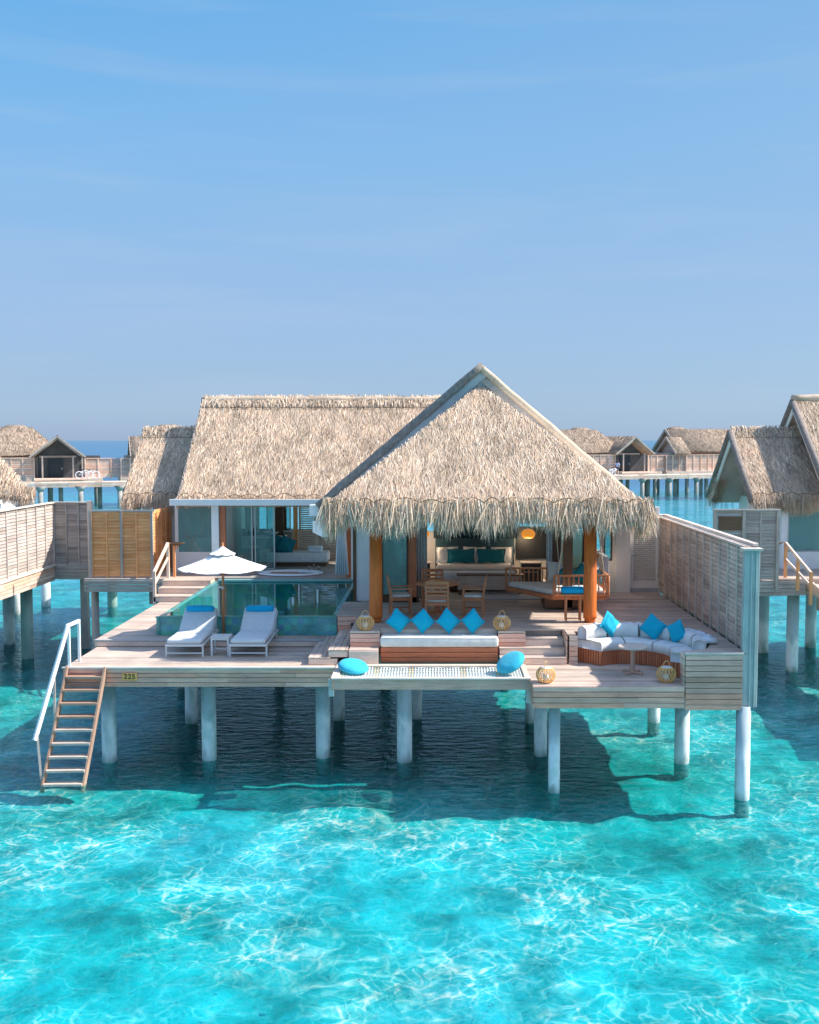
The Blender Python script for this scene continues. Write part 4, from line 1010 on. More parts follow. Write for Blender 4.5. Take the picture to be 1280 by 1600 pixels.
for a in (A0,A1):
    th=math.radians(a)
    for k in range(9):
        r=.84+k*.07; b.bar((SCX+r*math.cos(th),SCY+r*math.sin(th),ZL+.01),(SCX+r*math.cos(th),SCY+r*math.sin(th),ZL+.31),.05,.025,up=(-math.sin(th),math.cos(th),0))
build(b,'slatted_base',M['red_z'],sofa)
b = MB(); ring(b,.85,1.46,ZL,ZL+.30,A0+1,A1-1); build(b,'carcass',M['brown_x'],sofa)
segs=[(A0,8),(9,48),(49,90),(91,A1)]
for a0,a1 in segs:
    b = MB(); ring(b,.80,1.46,ZL+.31,ZL+.50,a0,a1,12,.05); build(b,'seat_cushion',M['sofa'],sofa)
for a0,a1 in ((A0+6,2),(4,38),(40,72),(74,104),(106,A1)):
    b = MB(); ring(b,1.22,1.47,ZL+.48,ZL+.76,a0,a1,10,.07); build(b,'back_cushion',M['sofa'],sofa)
# cloth cover bunched along the back
cov = thing('folded_cover','rumpled white canvas cover bunched along the curved top edge behind the sofa','cover',(3.98,22.8,ZU))
b = MB()
for j,(r0,zz,rad) in enumerate(((1.52,.05,.055),(1.60,.03,.05),(1.67,.025,.04),(1.56,.09,.04))):
    pts=[];rs=[]
    for i in range(60):
        a=math.radians(-8+j*2+(128-j*5)*i/59); rr=r0+.02*math.sin(i*.9+j*2)+.015*math.sin(i*2.3+j)
        pts.append((SCX+rr*math.cos(a),SCY+rr*math.sin(a),ZU+zz+.012*math.sin(i*1.7+j))); rs.append(rad*(1+.22*math.sin(i*1.3+j*1.9)))
    b.tube(pts,rs,8)
build(b,'cover_fold',M['linen'],cov)
b = MB()
for k in range(5):
    x0=5.42+.0*k; b.tube([(5.30,21.02+k*.035,ZU+.05+.035*(k%2)),(5.45,20.96+k*.05,ZU+.08+.03*math.sin(k)),(5.62,20.99+k*.06,ZU+.05)],[.04,.052,.04],8)
build(b,'rolled_end',M['linen'],cov)
throw_pillow((3.72,22.52,ZL+.78),(-.35,PI/4-.05,.35),.42,.42,.17,M['cyan'],'turquoise pillow standing on its corner at the left back of the curved sofa','pillows on the curved sofa')
throw_pillow((4.60,22.28,ZL+.76),(-.40,PI/4-.18,-.45),.42,.42,.17,M['cyan'],'turquoise pillow at the middle right of the curved sofa back','pillows on the curved sofa')
throw_pillow((5.02,21.90,ZL+.74),(-.25,PI/4+.25,-1.15),.40,.40,.16,M['cyan'],'turquoise pillow seen edge-on at the right of the curved sofa','pillows on the curved sofa')
ct = thing('coffee_table','round weathered timber pedestal table in front of the curved sofa','table',(3.98,21.22,ZL))
b = MB(); b.lathe([(0,.52),(.27,.52),(.30,.535),(.30,.56),(.285,.57),(0,.57)],(3.98,21.22,ZL),36); build(b,'table_top',M['pink_x'],ct)
b = MB(); b.lathe([(.06,0),(.05,.10),(.042,.3),(.05,.52)],(3.98,21.22,ZL+.02),14); build(b,'pedestal',M['ladder_z'],ct)
for k in range(4):
    a=PI/4+k*PI/2; b = MB(); b.bar((3.98,21.22,ZL+.035),(3.98+.24*math.cos(a),21.22+.24*math.sin(a),ZL+.02),.07,.04,taper=.8); build(b,'foot',M['ladder_x'],ct)

# dining set
dt = thing('dining_table','round teak dining table under the thatched porch','table',(.0,24.75,ZU))
b = MB(); b.lathe([(0,.70),(.50,.70),(.53,.715),(.53,.74),(.515,.75),(0,.75)],(.0,24.75,ZU),40); build(b,'table_top',M['teak_x'],dt)
b = MB(); b.lathe([(.10,0),(.08,.1),(.06,.3),(.07,.6),(.16,.70)],(.0,24.75,ZU),16); build(b,'pedestal',M['teak_z'],dt)
for k in range(4):
    a=PI/4+k*PI/2; b = MB(); b.bar((0,24.75,ZU+.07),(.36*math.cos(a),24.75+.36*math.sin(a),ZU+.03),.07,.06); build(b,'foot',M['teak_x'],dt)
def make_chair():
    t = thing('dining_chair','','chair',(0,0,0),world=False)     # faces +y
    W=.25; mt=M['teak_z']; mx=M['teak_x']
    for s in (-1,1):
        b = MB(); b.bar((s*W,-.24,0),(s*W,-.22,.44),.045,.04); b.bar((s*W,-.22,.43),(s*W,-.30,.92),.045,.04,taper=.85); build(b,'leg',mt,t)
        b = MB(); b.bar((s*W,.23,0),(s*W,.23,.63),.045,.04); build(b,'leg',mt,t)
        b = MB(); b.bar((s*W,-.27,.64),(s*W,.27,.645),.055,.025); build(b,'armrest',M['teak_y'],t)
        b = MB(); b.bar((s*W,-.22,.13),(s*W,.23,.13),.02,.03); build(b,'stretcher',M['teak_y'],t)
    b = MB(); b.bar((-W,.23,.40),(W,.23,.40),.02,.06); b.bar((-W,-.22,.40),(W,-.22,.40),.02,.06); b.bar((-W,0,.13),(W,0,.13),.02,.03)
    for s in (-1,1): b.bar((s*W,-.22,.40),(s*W,.23,.40),.02,.06)
    build(b,'seat_frame',mx,t)
    b = MB()
    for k in range(7): b.box(-W,W,-.21+k*.063,-.16+k*.063,.425,.44)
    build(b,'seat',mx,t)
    b = MB(); b.cushion_box(-.23,.23,-.20,.22,.442,.50,.025); build(b,'cushion',M['cushion'],t)
    b = MB()
    for z,h in ((.89,.075),(.78,.06),(.69,.05),(.60,.045),(.52,.04)):
        y=-.22-.08*(z-.43)/.49; b.bar((-W,y,z),(W,y,z),.022,h)
    build(b,'backrest',mx,t); return t
c0 = make_chair(); c0.location=(-.0,23.88,ZU); c0.rotation_euler=(0,0,.0); c0['label']='teak dining chair with its back to the sea, nearest the bench pillows'; c0['group']='dining chairs round the teak table'
repeat(c0,(-.86,24.62,ZU),-PI/2+.12,'teak dining chair on the left side of the round table by the glass')
repeat(c0,(.86,24.58,ZU),PI/2-.08,'teak dining chair on the right side of the round table near the daybed')
repeat(c0,(-.10,25.62,ZU),PI+.05,'teak dining chair on the far side of the round table facing the sea')

# hanging daybed
db = thing('hanging_daybed','timber daybed with spindle rails hung on ropes under the porch','daybed',(3.0,25.7,ZU+.35))
DP=[(1.72,26.55),(2.75,24.95),(4.05,24.95),(4.05,26.55)]; zb=ZU+.30
b = MB(); b.prism(DP,zb,zb+.10); build(b,'platform',M['teak_x'],db,.01)
b = MB(); b.box(2.6,3.6,25.3,26.2,zb-.24,zb-.005); build(b,'under_box',M['brown_x'],db)
b = MB(); DPm=[(1.80,26.5),(2.78,25.0),(4.0,25.0),(4.0,26.5)]; b.prism(DPm,zb+.10,zb+.235); build(b,'mattress',M['cushion'],db,.04)
def rail(p,q,zt,n,root):
    b = MB(); b.bar((*p,zt),(*q,zt),.045,.045); b.bar((*p,zb+.14),(*q,zb+.14),.035,.035); build(b,'rail',M['teak_x'],root)
    for k in range(n+1):
        t=k/n; x=p[0]+(q[0]-p[0])*t; y=p[1]+(q[1]-p[1])*t; s=MB()
        s.tube([(x,y,zb+.05),(x,y,zb+.2),(x,y,zb+.27),(x,y,zb+.33),(x,y,zb+.4),(x,y,zt)],[.016,.012,.022,.012,.02,.013] if 0<k<n else [.024]*6,8); build(s,'spindle',M['teak_z'],root)
rail((1.75,26.58),(4.05,26.58),zb+.56,20,db); rail((2.78,24.93),(4.08,24.93),zb+.58,11,db); rail((4.08,24.95),(4.08,26.55),zb+.57,10,db)
for p,q in (((1.78,26.5,zb+.1),(2.15,26.0,5.45)),((2.80,24.95,zb+.1),(3.12,25.0,5.45)),((4.05,24.95,zb+.1),(3.75,25.0,5.45)),((4.05,26.5,zb+.1),(3.9,26.2,5.45)),((3.1,26.55,zb+.5),(2.9,26.2,5.45))):
    b = MB(); b.tube([p,q],.016,6); build(b,'rope',M['rope'],db)
throw_pillow((3.05,26.38,zb+.50),(-.3,.05,.1),.58,.52,.20,M['cushion'],'large cream pillow at the back of the hanging daybed','pillows on the hanging daybed')
throw_pillow((3.25,26.05,zb+.48),(-.3,PI/4+.2,.2),.46,.46,.18,M['teal'],'teal pillow tilted on its corner in front of the large cream one','pillows on the hanging daybed')
throw_pillow((3.62,26.10,zb+.46),(-.3,PI/4-.1,-.1),.42,.42,.18,M['teal'],'teal pillow in the middle of the daybed behind the near rail','pillows on the hanging daybed')
throw_pillow((3.92,25.95,zb+.44),(-.25,.1,-.5),.44,.36,.18,plain('patterned_teal',(.20,.33,.33),.8,.5,30),'patterned grey and teal pillow at the right end of the daybed','pillows on the hanging daybed')
throw_pillow((3.85,26.35,zb+.50),(-.3,-.05,-.3),.50,.46,.18,M['cushion'],'cream pillow at the right back corner of the daybed by the post','pillows on the hanging daybed')

# stool with rolled towel
stool = thing('tall_stool','slim timber stand beside the right porch post','stool',(3.08,23.75,ZU))
b = MB(); b.cushion_box(2.80,3.34,23.60,23.92,ZU+.60,ZU+.63,.01); build(b,'seat',M['teak_x'],stool)
for x in (2.92,3.24):
    for y in (23.64,23.88):
        b = MB(); b.bar((x,y,ZU),(x,y,ZU+.6),.03,.03); build(b,'leg',M['teak_z'],stool)
b = MB(); b.bar((2.92,23.64,ZU+.08),(3.24,23.64,ZU+.08),.02,.025); build(b,'stretcher',M['teak_x'],stool)
b = MB(); b.cushion_box(2.81,3.34,23.61,23.91,ZU+.635,ZU+.78,.06); solo(b,'folded_towel',M['blue'],'bright blue folded towel on the slim timber stand by the right post','towel',(3.08,23.76,ZU+.64),bevel=0)
wl = thing('wall_lamp','small black square lamp on the timber riser right of the pool front','lamp',(-1.98,24.54,2.65))
b = MB(); b.box(-2.02,-1.93,24.50,24.548,2.58,2.72); build(b,'housing',M['black'],wl,.006)
b = MB(); b.box(-2.005,-1.945,24.492,24.5,2.60,2.64); build(b,'lens',M['stone'],wl)

# bedroom
bed = thing('double_bed','wide bed with white linen and grey throw inside the open bedroom','bed',(1.08,29.3,ZU))
b = MB(); b.box(.02,2.14,28.25,30.6,ZU+.08,ZU+.3); build(b,'bed_base',M['brown_x'],bed,.01)
b = MB(); b.cushion_box(0,2.16,28.2,30.6,ZU+.25,ZU+.56,.10); build(b,'mattress',M['linen'],bed)
b = MB(); b.cushion_box(-.04,2.20,28.45,29.7,ZU+.30,ZU+.60,.10); build(b,'throw',M['throw'],bed)
b = MB(); b.box(-.05,2.25,30.62,30.72,ZU,ZU+1.25); build(b,'headboard',M['navy'],bed,.01)
for x,mt,w in ((.30,'linen',.62),(1.08,'linen',.66),(1.86,'linen',.62),(.68,'teal',.80),(1.55,'teal',.80)):
    tealp = mt=='teal'
    throw_pillow((x,30.25 if not tealp else 30.02,ZU+.80),(-.22,0,0),w,.46 if not tealp else .40,.18,M[mt],
        {.30:'white bed pillow at the left of the headboard',1.08:'white bed pillow in the middle between the teal ones',1.86:'white bed pillow at the right of the headboard',.68:'wide teal patterned bed pillow on the left of the bed',1.55:'wide teal patterned bed pillow on the right of the bed'}[x],'pillows on the double bed')
ch = thing('bed_bench','long low timber chest standing at the foot of the bed','chest',(1.25,27.85,ZU))
b = MB(); b.box(.55,2.25,27.72,28.02,ZU+.14,ZU+.52); build(b,'body',M['pink_x'],ch,.008)
b = MB(); b.box(.52,2.28,27.70,28.04,ZU+.52,ZU+.55); build(b,'lid',M['brown_x'],ch)
for x in (.6,2.2):
    for y in (27.76,27.98):
        b = MB(); b.box(x-.03,x+.03,y-.03,y+.03,ZU,ZU+.14); build(b,'leg',M['brown_z'],ch)
b = MB(); b.cushion_box(.9,3.1,26.9,28.6,ZU+.004,ZU+.03,.012); solo(b,'rug',M['rug'],'pale grey rug on the bedroom floor at the foot of the bed','rug',(2,27.8,ZU+.01))
def nightstand(x,label):
    t = thing('nightstand',label,'nightstand',(x,30.4,ZU))
    b = MB(); b.box(x-.28,x+.28,30.2,30.65,ZU,ZU+.55); build(b,'body',M['darkcab'],t,.008)
    b = MB(); b.box(x-.31,x+.31,30.17,30.66,ZU+.55,ZU+.585); build(b,'table_top',M['stone'],t)
    b = MB(); b.box(x-.2,x+.2,30.185,30.2,ZU+.30,ZU+.32); build(b,'handle',M['metal'],t)
nightstand(-.48,'dark nightstand left of the bed'); nightstand(2.72,'dark nightstand right of the bed')
def amber_lamp(x,label):
    t = thing('pendant_lamp',label,'lamp',(x,30.2,5.4))
    b = MB(); b.tube([(x,30.2,4.42),(x,30.2,5.5)],.008,6); build(b,'cord',M['black'],t)
    b = MB(); b.lathe([(.02,.22),(.13,.19),(.20,.10),(.20,.04),(.13,-.05),(.0,-.06)],(x,30.2,4.24),20); build(b,'lamp_shade',M['lampamber'],t)
    l=bpy.data.lights.new('bulb','POINT'); l.energy=9; l.color=(1,.72,.45); l.shadow_soft_size=.12; lo=bpy.data.objects.new('bulb',l); COL.objects.link(lo); lo.parent=t; lo.location=(0,-.0,4.05-5.4)
amber_lamp(-.42,'amber pendant lamp hanging left of the bed'); amber_lamp(2.62,'amber pendant lamp hanging right of the bed')
b = MB(); b.box(-.1,2.35,31.12,31.17,ZU+1.2,5.2); wp=solo(b,'wall_panel',M['navy'],'tall dark teal panel on the wall behind the bed','panel',(1.1,31.15,4.6),bevel=.005)
b = MB(); b.box(2.36,3.35,31.08,31.17,ZU+.6,ZU+1.55); solo(b,'television',M['darkcab'],'dark flat screen on the bedroom wall right of the bed','television',(2.8,31.1,4.0),bevel=.008)
lr = thing('life_ring','orange and white life ring hanging by the narrow window of the right wing','life ring',(4.55,28.1,3.6))
def torus_seg(mb,c,R_,r,a0,a1,n=14,ax='x'):
    pts=[]
    for i in range(n+1):
        a=a0+(a1-a0)*i/n; pts.append((c[0]+.35*R_*math.sin(a)*1.0,c[1]+.0+R_*math.sin(a)*-.6,c[2]+R_*math.cos(a)) )
    mb.tube(pts,r,10,False)
b = MB()
for k in range(4): torus_seg(b,(4.30,28.05,3.62),.33,.06,k*PI/2+.15,(k+1)*PI/2-.15)
build(b,'ring',M['orangebuoy'],lr)
b = MB()
for k in range(4): torus_seg(b,(4.30,28.05,3.62),.33,.064,k*PI/2-.15,k*PI/2+.15,4)
build(b,'band',M['white'],lr)
b = MB(); b.tube([(4.30,28.05,3.98),(4.36,28.2,4.1),(4.46,28.34,4.12)],.01,5); build(b,'hook',M['metal'],lr)

# bathroom
db2 = thing('bathroom_daybed','grey upholstered daybed in the open bathroom behind the tub','daybed',(-4.2,34.4,ZU))
b = MB(); b.cushion_box(-5.52,-3.55,34.0,34.9,ZU+.14,ZU+.46,.05); build(b,'mattress',M['sofa'],db2)
b = MB(); b.box(-5.4,-3.6,34.1,34.85,ZU,ZU+.14); build(b,'base',M['brown_x'],db2)
for k,(x,ry) in enumerate(((-5.28,.55),(-5.08,.38),(-4.86,.42))):
    throw_pillow((x,34.3-.1*k,ZU+.70),(-.1,ry,.4),.50,.50,.16,M['cyan'] if False else M['teal'],'teal pillow leaning on the bathroom daybed, '+('leftmost','middle','rightmost')[k]+' of three','pillows on the bathroom daybed')
tw = thing('towel_stack','two folded white towels on the bathroom daybed','towels',(-3.95,34.2,ZU+.47))
for k in range(2):
    b = MB(); b.cushion_box(-4.20,-3.72,34.05,34.38,ZU+.47+.10*k,ZU+.57+.10*k,.045); build(b,'towel',M['linen'],tw)
tub = thing('bathtub','oval white sunken bathtub with small taps beside the pool','bathtub',(-4.5,32.0,ZU))
b = MB(); b.lathe([(.99,0),(1.0,.04),(.97,.055),(.90,.05),(.84,0),(.80,-.12),(.55,-.16),(0,-.16)],(-4.48,32.15,ZU+.02),44,sx=1.0,sy=.62); build(b,'tub',M['porcelain'],tub)
b = MB(); b.box(-5.05,-4.25,31.85,31.98,ZU+.085,ZU+.10); build(b,'tray',M['teak_x'],tub)
for x,h in ((-3.98,.14),(-3.82,.20),(-3.70,.14),(-3.64,.12)):
    b = MB(); b.tube([(x,32.62,ZU+.05),(x,32.62,ZU+.05+h),(x,32.52,ZU+.05+h)],.018,8); build(b,'tap',M['metal'],tub)
va = thing('vanity','pale stone washbasin counter with bottles under tall mirrors','vanity',(-5.6,35.3,ZU))
b = MB(); b.box(-6.5,-5.05,34.9,35.4,ZU+.52,ZU+.92); build(b,'counter',M['cream'],va,.01)
b = MB(); b.box(-6.2,-5.5,34.885,34.9,ZU+.60,ZU+.84); build(b,'drawer',M['stone'],va,.004)
b = MB(); b.box(-5.9,-5.4,34.95,35.3,ZU+.06,ZU+.50); build(b,'base',M['cream'],va)
b = MB(); b.lathe([(.0,0),(.10,0),(.27,.10),(.26,.13),(.24,.11),(.0,.03)],(-5.55,35.15,ZU+.92),24); build(b,'basin',M['porcelain'],va)
for k,x in enumerate((-6.35,-6.28,-6.20,-6.12,-6.05,-5.15)):
    b = MB(); b.lathe([(0,0),(.03,0),(.03,.13),(.01,.16),(.01,.20),(0,.20)],(x,35.05+.03*(k%2),ZU+.92),10); build(b,'bottle',M['black'] if k%2 else M['teal'],va)
b = MB(); b.tube([(-5.55,35.36,ZU+.92),(-5.55,35.36,ZU+1.16),(-5.55,35.24,ZU+1.18)],.014,8); build(b,'tap',M['metal'],va)
for x0,x1 in ((-6.45,-6.05),(-5.72,-5.28),(-5.2,-4.98)):
    mi = thing('wall_mirror','tall mirror above the washbasin counter, '+{-6.45:'left',-5.72:'middle',-5.2:'narrow right'}[x0]+' one','mirror',((x0+x1)/2,35.6,4.4))
    b = MB(); b.box(x0,x1,35.6,35.62,3.95,5.1); build(b,'glass',M['mirror'],mi)
    b = MB(); b.box(x0-.04,x0,35.58,35.64,3.9,5.12); b.box(x1,x1+.04,35.58,35.64,3.9,5.12); b.box(x0,x1,35.58,35.64,3.9,3.95); build(b,'frame',M['white'],mi)
b = MB(); b.box(-6.6,-4.9,35.66,35.72,ZU,4.0); pw=build(b,'partition',M['stone'],villa)
b = MB(); vs=[]
for i in range(25):
    x=-2.98+.34*i/24; 
    for z,k in ((4.75,.55),(4.0,.8),(3.05,1.15)): vs.append((-2.81+(x+2.81)*k,30.9+.04*math.sin(i*1.6),z))
b.add(vs,[(3*i+j,3*i+3+j,3*i+4+j,3*i+1+j) for i in range(24) for j in (0,1)],True)
o=solo(b,'bath_robe',M['linen'],'white bath robe hanging on the timber frame right of the tub','robe',(-2.8,30.9,3.9)); s=o.modifiers.new('t','SOLIDIFY'); s.thickness=.02
# ================================================================== LEFT NEIGHBOUR
nl = thing('overwater_villa','corner of the thatched neighbouring villa cut off by the left edge of the photo','villa',(-15,36,0),group='neighbouring villas')
thatch('thatch_roof',[[(-18.5,33.6,5.30),(-12.9,33.6,5.30),(-16.8,36.9,8.05)]],nl,M['thatch'],core=.22,dens=800,lift=.14,
       fringe=[((-18.5,33.55,5.36),(-12.85,33.55,5.36),(0,-1,0))],fl=(.25,.5),fd=800,fw=(.009,.02))
b = MB(); b.bar((-16,33.2,5.30),(-13.3,32.2,4.98),.06,.16); build(b,'barge_board',M['white'],nl)
b = MB(); b.box(-17.4,-15.2,34.4,38,ZU,5.2); build(b,'wall',M['whitewall'],nl)
b = MB(); boards(b,[(-18.5,26),(-12.75,26),(-12.75,34.7),(-18.5,34.7)],ZU-.02); b.box(-18.4,-12.8,26.1,41,2.45,ZU-.06); build(b,'deck',M['deck_x'],nl)
b = MB(); fascia(b,(-12.62,26.2),(-12.62,34.6),ZU-.06,4,.115,.04); build(b,'fascia',M['fas_y'],nl)
for x,y in ((-14.69,35.9),(-13.15,33.55),(-16.92,42.2),(-16.5,44.2),(-13.15,27.5)):
    pile(nl,x,y,.19,2.5,M['pile_green'] if x>-14 else M['pile'])
nf = thing('privacy_fence','weathered slatted fence of the left neighbouring villa receding from the left edge','fence',(-12.65,31,ZU))
slat_fence(nf,(-12.65,27.0),(-12.65,34.7),ZU-.02,4.95,'y',1,'silver',.80,both=False,capmat=M['pale_y'])
b = MB(); b.bar((-12.62,27,ZU-.02),(-12.62,34.7,ZU-.02),.12,.06); build(b,'bottom_rail',M['pale_y'],nf)
nb_ = thing('privacy_screen','grey slatted timber screen joining the left neighbour fence beside the cedar screen','screen',(-12,34.7,ZU))
slat_fence(nb_,(-12.62,34.72),(-11.42,34.72),ZU-.02,4.95,'x',1,'grey',.42,both=False,capmat=M['pale_x'])
b = MB(); fascia(b,(-12.64,34.68),(-11.40,34.68),ZU-.04,4,.115,.04); b.box(-12.6,-11.45,34.7,36,2.5,ZU-.04); build(b,'fascia',M['grey_x'],nb_)
b = MB(); b.box(-11.50,-11.36,34.62,34.78,2.4,5.0); build(b,'post',M['fas_z'],nb_)
b = MB(); b.box(-11.95,-11.72,35.1,35.33,-2.0,2.55); build(b,'post',M['grey_z'],nb_)
pile(nb_,-13.7,44.2,.2,2.5,M['pile_green'])
b = MB(); b.box(-14,-11.4,36,46,2.45,2.6); build(b,'walkway',M['grey_y'],nb_)

# ================================================================== RIGHT NEIGHBOUR
OX=19.85
nr_ = thing('overwater_villa','neighbouring thatched villa at the right edge with a white open gable end','villa',(13,34,0),group='neighbouring villas')
def off(p): return (p[0]+OX,p[1],p[2])
thatch('thatch_roof',[[off((SX0,SEY,SEZ)),off((-6.2,SEY,SEZ)),off((-6.2,SRY,SRZ)),off((SX0,SRY,SRZ))]],nr_,M['thatch'],core=.22,dens=1600,ln=(.20,.38),wd=(.011,.022),lift=.08,
       fringe=[((SX0+OX,SEY-.02,SEZ+.10),(-6.2+OX,SEY-.02,SEZ+.10),(0,-1,0)),((SX0+OX+.08,SRY+1.6,SEZ+.7),(SX0+OX+.08,SRY+2.6,SEZ-.1),(-1,0,0))],fl=(.32,.55),fd=800,fw=(.009,.02))
thatch('thatch_roof',[[off((-6.2,SRY+2.75,SRZ-PT*2.75)),off((SX0,SRY+2.75,SRZ-PT*2.75)),off((SX0,SRY,SRZ)),off((-6.2,SRY,SRZ))]],nr_,M['thatch'],core=.22,dens=60)
thatch('thatch_roof',[[off((MX0,MEY,MEZ)),off((-3,MEY,MEZ)),off((-3,MRY,MRZ+.05)),off((MX0,MRY,MRZ+.05))]],nr_,M['thatch'],core=.25,dens=1500,ln=(.18,.36),wd=(.012,.025),lift=.07,fringe=[(off((MX0,MEY,MEZ+.05)),off((-3,MEY,MEZ+.05)),(0,-1,0))],fl=(.16,.30),fd=300)
thatch('thatch_roof',[[off((-3,MRY+3.8,MRZ-PT*3.8)),off((MX0,MRY+3.8,MRZ-PT*3.8)),off((MX0,MRY,MRZ+.05)),off((-3,MRY,MRZ+.05))]],nr_,M['thatch'],dens=40)
thatch('ridge_cap',[[off((SX0,SRY-.25,SRZ-.17)),off((-6.2,SRY-.25,SRZ-.17)),off((-6.2,SRY,SRZ+.12)),off((SX0,SRY,SRZ+.12))]],nr_,M['thatch'],core=.05,dens=700,ln=(.12,.22))
roll(nr_,off((MX0-.05,MRY,MRZ+.08)),off((-3,MRY,MRZ+.08)),.14)
scallops(nr_,off((SX0+.02,SEY-.08,SEZ+.16)),off((-6.2,SEY-.08,SEZ+.16)),8,.09,.016)
scallops(nr_,off((SX0+.05,SRY-.32,SRZ-.2)),off((-6.4,SRY-.32,SRZ-.2)),7,.02,.010)
for (X,RY,RZ,sp,ml) in ((SX0+OX,SRY,SRZ,2.6,2.75),(MX0+OX,MRY,MRZ,3.7,3.8)):
    for s_,L_ in ((-1,sp),(1,ml)):
        b = MB(); b.tube([(X-.02,RY,RZ-.0),(X-.02,RY+s_*L_,RZ-PT*L_)],.11,8); build(b,'rake_roll',M['rakegrey'],nr_)
        b = MB(); b.bar((X+.02,RY,RZ-.26),(X+.02,RY+s_*L_,RZ-PT*L_-.26),.05,.20); build(b,'barge_board',M['cream'],nr_)
    b = MB(); e=L_-.3
    b.slab([(X+.1,RY,RZ-.28),(X+.1,RY+ml-.1,RZ-.28-PT*(ml-.1)),(X+1.1,RY+ml-.1,RZ-.28-PT*(ml-.1)),(X+1.1,RY,RZ-.28)],.03); b.slab([(X+.1,RY-sp+.1,RZ-.28-PT*(sp-.1)),(X+.1,RY,RZ-.28),(X+1.1,RY,RZ-.28),(X+1.1,RY-sp+.1,RZ-.28-PT*(sp-.1))],.03); build(b,'soffit',M['silver_y'],nr_)
    gz0=5.0
    b = MB(); x0=X+1.1; hw=(RZ-.3-gz0)/PT
    b.add([(x0,RY-hw,gz0),(x0,RY+hw,gz0),(x0,RY,RZ-.3),(x0+.1,RY-hw,gz0),(x0+.1,RY+hw,gz0),(x0+.1,RY,RZ-.3)],[(0,2,1),(3,4,5),(0,1,4,3),(1,2,5,4),(2,0,3,5)]); build(b,'gable_wall',M['silver_y'],nr_)
b = MB(); b.box(11.0,11.1,33.7,38.4,ZU,5.0); build(b,'wall',M['whitewall'],nr_)
wall_hole(10.95,14.5,33.45,33.6,ZU,5.1,11.15,13.35,3.45,5.0,M['whitewall'],nr_)
framed_window(11.15,13.35,33.47,3.45,5.0,.035,M['stone'],M['windowteal'],(),nr_)
b = MB(); b.box(12.5,13.2,34.0,34.05,3.3,5.05); b.box(11.3,12.3,34.2,34.25,3.3,5.05); build(b,'blind',M['tealcurtain'],nr_)
b = MB(); b.box(11.1,15.5,34.6,34.7,ZU,5.1); build(b,'wall',M['curtain'],nr_)
b = MB(); b.box(12.35,14.8,31.85,31.95,5.02,5.26); build(b,'fascia_board',M['white'],nr_,.008)
b = MB(); b.box(11.1,11.2,33.6,38,3.6,4.95); build(b,'pane',M['windowteal'],nr_)
b = MB(); boards(b,[(9.8,31.2),(16,31.2),(16,33.5),(9.8,33.5)],ZU-.01); fascia(b,(10.05,31.18),(11.6,31.18),ZU-.03,4,.11,.04); b.box(9.85,15.9,31.25,38,2.4,ZU-.045); build(b,'deck',M['deck_x'],nr_)
b = MB(); fascia(b,(8.2,30.8),(10.9,31.0),ZU-.05,4,.11,.04); build(b,'fascia',M['grey_x'],nr_)
for x,y,r in ((10.76,34.5,.18),(10.78,31.7,.18),(12.65,35.4,.18),(9.3,35.5,.18)): pile(nr_,x,y,r,2.5)
b = MB(); boards(b,[(11.25,24),(13.2,24),(13.2,30.2),(11.25,30.2)],ZA); b.box(11.3,13.1,24.1,31.2,1.95,ZA-.035); build(b,'walkway',M['deck_x'],nr_)
b = MB(); fascia(b,(11.22,30.6),(11.22,24),ZA,5,.11,.04); b.bar((11.0,31.1,2.75),(11.2,29.6,2.35),.06,.30); build(b,'fascia',M['fas_y'],nr_)
for z_,y_ in ((ZA+.16,30.2),(ZA+.32,30.6)):
    b = MB(); boards(b,[(11.1,y_),(13.2,y_),(13.2,31.3),(11.1,31.3)],z_); b.box(11.12,13.15,y_+.02,31.2,z_-.16,z_-.034); build(b,'step',M['deck_x'],nr_)
rh = thing('stair_handrail','sunlit timber handrail on the stair of the right neighbouring villa','handrail',(10.7,30.5,ZU))
b = MB(); b.bar((10.42,31.4,3.92),(10.66,29.9,3.20),.06,.09); b.bar((10.42,31.4,3.45),(10.66,29.9,2.85),.04,.07); build(b,'handrail',M['fas_y'],rh)
for x,y,z0,z1 in ((10.42,31.4,2.9,3.95),(10.66,29.9,2.3,3.25),(10.54,30.65,2.6,3.55)):
    b = MB(); b.box(x-.04,x+.04,y-.04,y+.04,z0,z1); build(b,'post',M['orange_z'],rh)
bowl_stand((10.05,31.5,ZU-.03),'dark shallow bowl on a timber post by the right neighbour window',PI)
rs = thing('privacy_screen','grey slatted timber screen under the fringe of the right neighbouring villa','screen',(9.0,30.9,ZU))
slat_fence(rs,(9.02,30.9),(9.98,30.9),ZU-.02,4.90,'x',1,'grey',.48,both=False,cap=False)
b = MB(); z=ZU+.02
while z<4.85:
    b.box(8.20,8.98,30.89,30.915,z,z+.125); z+=.135
build(b,'board_panel',M['grey_x'],rs)
b = MB(); b.box(8.26,8.93,30.86,30.885,4.36,4.76); build(b,'brown_inset',M['brown_x'],rs)
for x_ in (8.16,9.0,10.0):
    b = MB(); b.box(x_-.045,x_+.045,30.84,30.96,ZU-.3,4.93); build(b,'post',M['grey_z'],rs)
b = MB(); b.bar((8.1,30.9,4.95),(10.06,30.9,4.95),.14,.05); build(b,'cap_rail',M['grey_x'],rs)
b = MB(); b.box(8.15,9.95,30.95,34.5,2.4,ZU-.04); build(b,'platform',M['grey_x'],rs)

